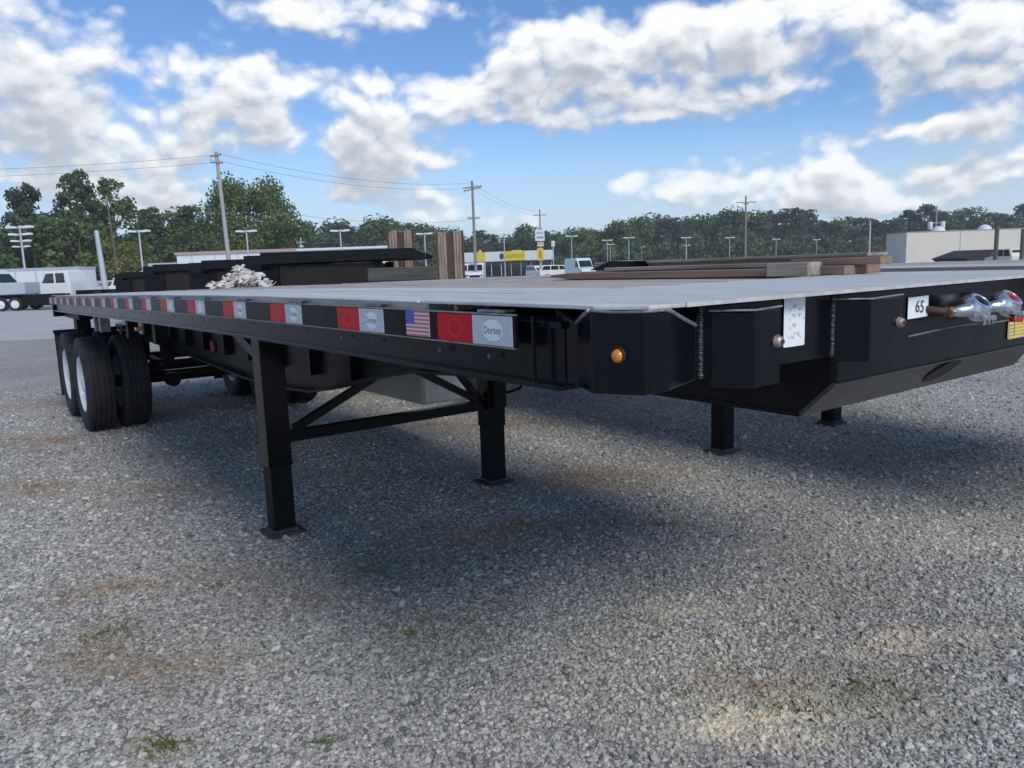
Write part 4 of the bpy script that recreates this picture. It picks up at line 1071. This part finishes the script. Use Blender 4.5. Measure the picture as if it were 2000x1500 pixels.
# ------------------------------------------------------------------ light poles
HP = 7.0
def lot_light(u, v, label, hw=None, single=False, group='twin-head lot lights beyond the trailers'):
    hor = 522 - ROLL * (u - 1000); d = (HP - EYE) / ((hor - v) / FPX)
    d = min(d, 300); p = at(u, v, d)
    t = thing('lot_light', label, 'light pole', (p.x, d, 0), 0, group)
    z = p.z
    MB().path([(0, 0, 0), (0, 0, z)], .11, 8, .085).build('pole', galv, t, smooth=40)
    for s in (-1, 1):
        MB().prism([(.15 * s, z + .02), (.85 * s, z + .10), (1.15 * s, z + .08), (1.2 * s, z - .12), (.2 * s, z - .16)], 'y', -.25, .25).build('lamp_head', wbld, t, bevel=.03)
    MB().lathe([(0, .12), (.12, .1), (.14, -.15)], (0, 0, z), 'z', 10).build('pole_cap', galv, t)
    return t
for u, v, lb_ in [(38, 443, 'tall twin-head light nearest in the row at the far left'), (40, 457, 'second twin-head light in the row at the far left'), (41, 470, 'third twin-head light in the row at the far left'), (42, 481, 'farthest twin-head light in the row at the far left'),
                  (271, 451, 'twin-head light left of the big round tree'), (481, 451, 'twin-head light in front of the big round tree'), (664, 450, 'twin-head light left of the upright ramps'),
                  (829, 456, 'twin-head light between the two upright ramps'), (984, 457, 'twin-head light in front of the yellow shop sign'), (1116, 461, 'twin-head light behind the left end of the lumber'),
                  (1186, 469, 'nearest of three clustered lights behind the lumber'), (1192, 477, 'middle of three clustered lights behind the lumber'), (1228, 464, 'twin-head light just right of the three clustered lights'), (1197, 489, 'lowest of three clustered lights behind the lumber'),
                  (1253, 482, 'low far light right of the clustered lights'), (1340, 464, 'taller of two lights in line behind the middle of the lumber'), (1341, 479, 'lower of two lights in line behind the middle of the lumber'), (1425, 464, 'taller of two lights in line left of the far cross-armed pole'), (1430, 480, 'lower of two lights in line left of the far cross-armed pole'),
                  (1480, 477, 'low light just right of the far cross-armed pole'), (1516, 467, 'twin-head light right of the far cross-armed pole'), (1595, 468, 'twin-head light over the right half of the lumber'), (1656, 471, 'twin-head light above the right end of the lumber')]:
    lot_light(u, v, lb_)

# ------------------------------------------------------------------ utility poles and wires
def util(u, v, d, label, m, arms=(), r=.15, lean=0.0):
    p = at(u, v, d); t = thing('utility_pole', label, 'utility pole', (p.x, d, 0), 0, 'utility poles carrying wires')
    t.rotation_euler = (0, lean, 0); h = p.z
    MB().path([(0, 0, 0), (0, 0, h)], r * 1.2, 10, r * .8).build('pole', m, t, smooth=40)
    for (dz, w, ry) in arms:
        a = MB().bar((-w, -.14, h - dz), (w, -.14, h - dz + ry), .10, .13).build('cross_arm', polew, t)
        for x in (-w * .9, -w * .5, w * .5, w * .9): MB().lathe([(0, .22), (.05, .2), (.06, .1), (.03, 0.05)], (x, -.14, h - dz + ry * x / w), 'z', 8).build('insulator', galv, a)
    return Vector((p.x, d, h))
tA = util(430, 296, 63, 'tall pale utility pole with small cross-arms in front of the big round tree', polel, ((.35, .45, .1), (.8, .5, -.1)), .16, lean=R(-1.6))
tB = util(922, 353, 90, 'dark utility pole above the shop with two cross-arms', polew, ((.8, 1.1, .15), (1.1, 1.0, .3), (4.2, .7, 0)), .17)
tC = util(1054, 409, 139, 'slim utility pole behind the pylon sign', polew, ((1.0, 1.2, 0),), .14)
tD = util(1457, 383, 126, 'cross-armed utility pole above the middle of the treeline', polew, ((1.0, 1.6, 0), (1.25, .4, 0)), .16)
tE = util(1830, 402, 150, 'utility pole with white transformers above the tan building', polel, ((.9, .6, 0),), .15)
trf = MB(); h = tE.z
for s in (-1, 1): trf.lathe([(0, -.9), (.42, -.85), (.45, -.6), (.45, .5), (.36, .62), (0, .66)], (s * 1.2, -.1, h - 3.6), 'z', 14)
for o in bpy.data.objects:
    if o.get('label', '').startswith('utility pole with white transformers'): trf.bar((-1.1, -.05, h - 3.2), (1.1, -.05, h - 3.2), .1, .1).build('transformer', wbld, o, smooth=40)
tF = util(1700, 431, 100, 'short grey pole with a lamp left of the tan building', galv, (), .10)
p = at(190, 450, 60); o = MB().path([(0, 0, 0), (0, 0, p.z)], .24, 14, .16).build('steel_post', galv, None, smooth=40); o.location = (at(205, 545, 60).x, 60, 0); o.rotation_euler = (0, R(-2.6), 0)
tag(o, 'thick blue-grey steel post at the left, in front of the trees', 'post')
p = at(218, 388, 85); o = MB().path([(0, 0, 0), (0, 0, p.z)], .16, 8, .08).build('bare_pole', barkm, None, smooth=40); o.location = (at(232, 540, 85).x, 85, 0); o.rotation_euler = (0, R(-2.0), 0)
tag(o, 'bare brown pole beside the tall ragged pine at the left', 'pole')
wirem = mat('dark_wire', (.05, .05, .06), .6)
def wire(a, b, sag, label):
    a = Vector(a); b = Vector(b); pts = []
    for i in range(25):
        t = i / 24; q = a.lerp(b, t); q.z -= sag * 4 * t * (1 - t); pts.append(q)
    o = MB().path(pts, .011, 5).build('power_line', wirem, None); tag(o, label, 'power line', 'power lines strung between the utility poles')
for dz, name in ((-.25, 'top'), (-.8, 'second')):
    wire((-62, 66, tA.z + .4 + dz), tA + Vector((-.2, 0, dz)), .5, 'power line running from the tall pale pole out past the left edge, %s wire' % name)
    wire(tA + Vector((.2, 0, dz)), tB + Vector((0, 0, dz)), .9, 'power line from the tall pale pole to the pole above the shop, %s wire' % name)
    wire(tB + Vector((0, 0, dz)), tC + Vector((0, 0, dz)), .9, 'power line from the pole above the shop to the slim pole, %s wire' % name)
wire((-62, 66, tA.z - 4.2), tA + Vector((-.2, 0, -4.0)), .5, 'low power line left of the tall pale pole')
wire(tA + Vector((.2, 0, -4.0)), tB + Vector((0, 0, -4.3)), .9, 'low power line between the tall pale pole and the pole above the shop')
wire(tB + Vector((0, 0, -7.0)), (tA.x - 20, 75, 6.4), .5, 'lowest power line left of the pole above the shop')
wire(tB + Vector((0, 0, -7.0)), tD + Vector((0, 0, -4.6)), 1.0, 'low power line from the pole above the shop to the cross-armed pole')

# pylon sign in front of the shop
SG = 120.0
p = at(1054, 447, SG)
py = thing('pylon_sign', 'tall pylon sign with stacked white and yellow panels right of the shop', 'sign', (p.x, SG, 0), 0)
zz_ = lambda v: at(1054, v, SG).z
MB().path([(0, 0, 0), (0, 0, zz_(448))], .14, 10).build('post', galv, py, smooth=40)
MB().box(-.75, .7, -.35, -.15, zz_(471), zz_(448)).build('upper_panel', wbld, py, bevel=.04)
MB().box(-.45, .55, -.35, -.15, zz_(482), zz_(473)).build('middle_panel', mat('faded_pink_panel', (.62, .50, .48), .6), py, bevel=.04)
MB().box(-.5, .45, -.35, -.15, zz_(509), zz_(485)).build('yellow_panel', ysign, py, bevel=.04)
MB().box(-.5, .55, -.36, -.351, zz_(466), zz_(462)).build('faded_lettering', grey_ink, py); MB().box(-.5, .5, -.36, -.351, zz_(457), zz_(454)).build('faded_lettering', pinkr, py)
MB().box(-.2, .1, -.36, -.351, zz_(504), zz_(490)).build('sign_lettering', brown_ink, py)
p = at(1080, 470, 118); o = thing('feather_flag', 'slim pole with a pale green head between the shop and the lights', 'pole', (p.x, 118, 0), 0)
MB().path([(0, 0, 0), (0, 0, p.z)], .09, 8).build('pole', galv, o); MB().box(-.28, .28, -.12, .12, p.z - .9, p.z - .05).build('lamp_box', mint, o, bevel=.05)

# ------------------------------------------------------------------ trees
def crown_mesh(name, kind, seed, n, leaf, m):
    r = np.random.default_rng(seed)
    pts = []
    if kind == 'broad':
        blobs = []
        for k in range(26):
            z = r.uniform(.18, .92); R_ = (.50 * math.sqrt(max(.02, 1 - ((z - .52) / .50) ** 2))) * .70; a = r.uniform(0, 6.28); q = R_ * math.sqrt(r.uniform(.15, 1))
            blobs.append((q * math.cos(a), q * math.sin(a), z, r.uniform(.10, .19)))
    elif kind == 'round':
        blobs = []
        for k in range(90):
            z = r.uniform(.12, .93); R_ = .62 * math.sqrt(max(.02, 1 - ((z - .45) / .58) ** 2)) * .8; a = r.uniform(0, 6.28); q = R_ * math.sqrt(r.uniform(.2, 1))
            blobs.append((q * math.cos(a), q * math.sin(a), z, r.uniform(.09, .16)))
    elif kind == 'pine':
        blobs = []
        for k in range(34):
            z = r.uniform(.42, .99); R_ = .26 * (1.08 - z) ** .55 * 1.15; a = r.uniform(0, 6.28); q = R_ * math.sqrt(r.uniform(.2, 1))
            blobs.append((q * math.cos(a), q * math.sin(a), z, r.uniform(.045, .085)))
    else:   # ragged
        blobs = []
        for k in range(90):
            z = r.uniform(.06, .99); R_ = .25 * (1.06 - z) ** .6 + .03; a = r.uniform(0, 6.28); q = R_ * math.sqrt(r.uniform(.05, 1.15))
            blobs.append((q * math.cos(a), q * math.sin(a), z, r.uniform(.03, .07)))
    w = np.array([b[3] ** 2.2 for b in blobs]); w /= w.sum()
    idx = r.choice(len(blobs), n, p=w); B = np.array(blobs)[idx]
    d = r.normal(size=(n, 3)); d /= np.linalg.norm(d, axis=1)[:, None]
    rad = B[:, 3] * r.uniform(.15, 1.3, n) ** .5
    c = B[:, :3] + d * rad[:, None] * np.array([1, 1, .8])
    a = d + r.normal(size=(n, 3)) * .7; a /= np.linalg.norm(a, axis=1)[:, None]
    t1 = np.cross(a, r.normal(size=(n, 3))); t1 /= np.linalg.norm(t1, axis=1)[:, None]; t2 = np.cross(a, t1)
    s = leaf * r.uniform(.6, 1.4, n)[:, None]
    q = np.stack([c - t1 * s - t2 * s * .6, c + t1 * s - t2 * s * .6, c + t1 * s * .7 + t2 * s * .7, c - t1 * s * .7 + t2 * s * .7], 1).reshape(-1, 3)
    me = bpy.data.meshes.new(name); me.from_pydata(q.tolist(), [], [(4 * i, 4 * i + 1, 4 * i + 2, 4 * i + 3) for i in range(n)])
    me.materials.append(m)
    return me, blobs
def trunk_mesh(blobs, seed, kind):
    r = random.Random(seed); mb = MB()
    top = .75 if kind in ('broad', 'round') else .97
    mb.path([(0, 0, 0), (.005, .0, .3), (-.006, .004, .6), (0, 0, top)], .018 if kind != 'pine' else .014, 8, .004)
    for b in r.sample(blobs, min(10, len(blobs))):
        z0 = max(.08, b[2] - .18); mb.path([(0, 0, z0), (b[0] * .5, b[1] * .5, z0 + .09), (b[0], b[1], b[2])], .006, 5, .0015)
    me = bpy.data.meshes.new('trunk'); me.from_pydata(mb.v, [], mb.f); me.materials.append(barkm); return me
TREES = {}
for k, (kind, seed, n, leaf, m) in enumerate([('broad', 1, 2600, .020, leaf_a), ('broad', 2, 2600, .020, leaf_b), ('broad', 3, 2600, .020, leaf_a), ('pine', 4, 1500, .016, leaf_p), ('pine', 5, 1500, .016, leaf_p), ('pine', 6, 1400, .017, leaf_p),
                                               ('round', 7, 15000, .0125, leaf_b), ('ragged', 8, 6500, .0115, leaf_p), ('ragged', 9, 3800, .0115, leaf_a), ('broad', 10, 2400, .022, leaf_y), ('ragged', 12, 6500, .0115, leaf_p)]):
    cm, bl = crown_mesh('crown', kind, seed, n, leaf, m); TREES[k] = (cm, trunk_mesh(bl, seed, kind))
def tree(x, y, h, k, wf, label, group, name='tree'):
    t = thing(name, label, 'tree', (x, y, 0), random.uniform(0, 6.28), group)
    for nm, me in (('crown', TREES[k][0]), ('trunk', TREES[k][1])):
        o = bpy.data.objects.new(nm, me); COL.objects.link(o); o.parent = t
    t.scale = (h * wf, h * wf, h)
    return t
def tree_px(u, v, d, k, wf, label, group=None, name='tree'):
    p = at(u, v, d); return tree(p.x, d, p.z, k, wf, label, group, name)
tree_px(45, 360, 118, 10, .95, 'ragged dark conifer at the far left edge', name='conifer_tree')
tree_px(142, 338, 120, 7, 1.0, 'tallest ragged pine of the left cluster', name='pine_tree')
tree_px(214, 352, 115, 8, 1.0, 'thin sparse pine at the right of the left cluster', name='pine_tree')
tree_px(180, 395, 122, 7, 1.0, 'shorter conifer between the tallest pine and the sparse pine', name='conifer_tree')
tree_px(100, 402, 116, 0, 1.15, 'broad dark tree filling the gap under the tallest pine')
tree_px(-10, 430, 118, 0, 1.2, 'broad dark tree cut off by the left edge')
tree_px(60, 440, 112, 2, 1.3, 'low dark tree behind the row of lights at the far left')
tree_px(150, 430, 112, 1, 1.3, 'low mid-green tree in front of the tallest pine')
tree_px(232, 470, 108, 9, 1.1, 'yellow-green bush tree beside the blue-grey post')
tree_px(268, 475, 112, 9, 1.0, 'yellow-green tree under the light left of the round tree')
tree_px(288, 408, 150, 7, 1.2, 'dark pine left of the big round tree', name='pine_tree')
tree_px(325, 412, 152, 2, 1.2, 'dark spreading tree left of the big round tree')
tree_px(372, 404, 150, 8, 1.3, 'thin tree touching the left side of the big round tree')
tree_px(360, 440, 145, 1, 1.2, 'mid-green tree at the foot of the big round tree')
tree_px(480, 352, 128, 6, .86, 'big round full-crowned green tree behind the tall pale pole', name='broadleaf_tree')
tree_px(550, 420, 140, 0, 1.2, 'dark tree against the right side of the big round tree')
prof = [(0, 445), (260, 440), (300, 425), (420, 420), (560, 425), (600, 436), (650, 440), (700, 436), (745, 428), (790, 436), (850, 443), (900, 455), (940, 460), (985, 452), (1030, 442), (1060, 446), (1100, 452), (1140, 440), (1180, 436), (1230, 426), (1260, 420), (1300, 426), (1330, 411), (1390, 404), (1440, 404), (1480, 412), (1515, 426), (1550, 411), (1580, 412), (1612, 430), (1650, 420), (1700, 419), (1750, 424), (1800, 411), (1840, 404), (1880, 404), (1920, 411), (1955, 420), (1990, 405), (2060, 410), (2300, 400)]
def top_at(u):
    for (a, va), (b, vb) in zip(prof, prof[1:]):
        if a <= u <= b: return va + (vb - va) * (u - a) / (b - a)
    return 410
LAND = [(690, 'the light left of the ramps'), (762, 'the left ramp'), (860, 'the pair of upright ramps'), (945, 'the dark pole above the shop'), (1010, 'the yellow shop sign'), (1080, 'the pylon sign'), (1160, 'the left end of the lumber'),
        (1240, 'the clustered lights'), (1300, 'the low far light'), (1385, 'the first pair of lights in line'), (1440, 'the second pair of lights in line'), (1490, 'the cross-armed pole'), (1560, 'the light right of the cross-armed pole'),
        (1640, 'the light over the lumber'), (1720, 'the short grey pole'), (1790, 'the left end of the tan building'), (1860, 'the transformers'), (1930, 'the shelter'), (2300, 'the dark wooden posts')]
seen = {}
ORD = ['first', 'second', 'third', 'fourth', 'fifth', 'sixth']
u = 575.0; i = 0
while u < 2120:
    d = 235 + 60 * random.random() + (60 if u > 1250 else 0)
    pineish = u > 1480 and random.random() < .75 or random.random() < .25
    k = random.choice((3, 4, 5)) if pineish else random.choice((0, 1, 2))
    land = [n_ for b_, n_ in LAND if u <= b_][0]; kind_ = 'pine' if pineish else 'broad tree'
    c_n = seen.get((kind_, land), 0); seen[(kind_, land)] = c_n + 1
    tree_px(u, top_at(u) + random.uniform(-9, 14), d, k, random.uniform(1.1, 1.5) if not pineish else random.uniform(1.3, 1.9),
            '%s %s from the left rising behind %s' % (ORD[c_n], kind_, land), 'trees of the far treeline', 'pine_tree' if pineish else 'tree')
    u += random.uniform(19, 32); i += 1
# the solid depth of the wood behind them
r = np.random.default_rng(3); n = 64000
uu = r.uniform(-150, 2250, n); dd = np.where(r.random(n) < .45, r.uniform(330, 430, n), r.uniform(222, 250, n) + np.where(uu > 1250, 55, 0)); V = np.zeros((n, 3))
for i in range(n):
    hi = top_at(max(0, min(2300, uu[i]))) + (24 if dd[i] > 320 else 56 + 9 * math.sin(uu[i] * .11) + 6 * math.sin(uu[i] * .37 + 1)); hor = 522 - ROLL * (uu[i] - 1000)
    p = at(uu[i], hor - (hor - hi) * r.random() ** .8, dd[i]); V[i] = (p.x, p.y, max(.3, p.z))
a = r.normal(size=(n, 3)); a /= np.linalg.norm(a, axis=1)[:, None]; t1 = np.cross(a, r.normal(size=(n, 3))); t1 /= np.linalg.norm(t1, axis=1)[:, None]; t2 = np.cross(a, t1); s = r.uniform(.22, .60, n)[:, None] * np.where(dd > 320, 1.9, 1.0)[:, None]
q = np.stack([V - t1 * s - t2 * s, V + t1 * s - t2 * s, V + t1 * s + t2 * s, V - t1 * s + t2 * s], 1).reshape(-1, 3)
me = bpy.data.meshes.new('woodland'); me.from_pydata(q.tolist(), [], [(4 * i, 4 * i + 1, 4 * i + 2, 4 * i + 3) for i in range(n)]); me.materials.append(leaf_a)
o = bpy.data.objects.new('woodland', me); COL.objects.link(o); tag(o, kind='stuff')

# ------------------------------------------------------------------ weeds and dry leaves on the gravel
dryg = mat('dry_straw', (.36, .25, .13), .9, 0, (30, .8, (.22, .12, .06)))
greeng = mat('weed_green', (.10, .14, .04), .9, 0, (30, .8, (.18, .19, .06)))
def weeds(name, m, spots, seed, hmax):
    r = random.Random(seed); mb = MB()
    for (u, v, rad, n) in spots:
        cx, cy = gpt(u, v)
        for k in range(n):
            a = r.uniform(0, 6.28); q = rad * abs(r.gauss(0, .55)); x, y = cx + q * math.cos(a) * 1.5, cy + q * math.sin(a) * .8
            h = hmax * r.uniform(.3, 1); b = r.uniform(0, 6.28); l = h * r.uniform(.5, 1.6); w = r.uniform(.0012, .003)
            dx, dy = math.cos(b), math.sin(b)
            mb.add([(x - dy * w, y + dx * w, .003), (x + dy * w, y - dx * w, .003), (x + dx * l * .6 + dy * w * .7, y + dy * l * .6 - dx * w * .7, h), (x + dx * l, y + dy * l, h * .75)], [(0, 1, 2, 3)])
    o = mb.build(name, m, None, recalc=False); return tag(o, kind='stuff')
weeds('dry_weeds', dryg, [(240, 1150, .3, 70), (210, 1280, .3, 90), (330, 1310, .3, 60), (70, 950, .6, 160), (100, 860, .6, 160), (130, 790, .8, 160), (20, 860, .5, 80), (1020, 1030, .5, 160), (900, 1070, .5, 70), (1130, 930, .6, 180), (1300, 1025, .14, 50), (1000, 830, .7, 160), (850, 830, .4, 110), (1500, 1350, .3, 60), (1450, 1310, .2, 40),
                            (600, 1180, .3, 40), (480, 1130, .3, 40), (330, 960, .4, 60), (60, 1390, .2, 40), (1690, 800, 1.0, 60), (1650, 890, .6, 50), (140, 1180, .3, 50), (330, 780, .8, 90), (1750, 1270, .25, 40)], 4, .026)
weeds('green_weeds', greeng, [(320, 1460, .07, 90), (230, 1240, .18, 60), (690, 770, .4, 170), (800, 1240, .3, 40), (1690, 1350, .15, 40), (420, 1150, .1, 20), (1560, 1390, .15, 40), (720, 1120, .3, 50), (640, 1450, .06, 20)], 6, .03)

# ------------------------------------------------------------------ light summer haze in the air
hz = MB().box(-1510, 1510, -70, 1810, -1, 32).build('haze', [], None)
tag(hz, kind='stuff')
hm = bpy.data.materials.new('thin_haze'); hm.use_nodes = True; hm.node_tree.nodes.clear()
hv = hm.node_tree.nodes.new('ShaderNodeVolumePrincipled'); ho = hm.node_tree.nodes.new('ShaderNodeOutputMaterial')
hv.inputs['Color'].default_value = (.92, .95, 1, 1); hv.inputs['Density'].default_value = 0.00042
hm.node_tree.links.new(hv.outputs[0], ho.inputs['Volume'])
hz.data.materials.append(hm)
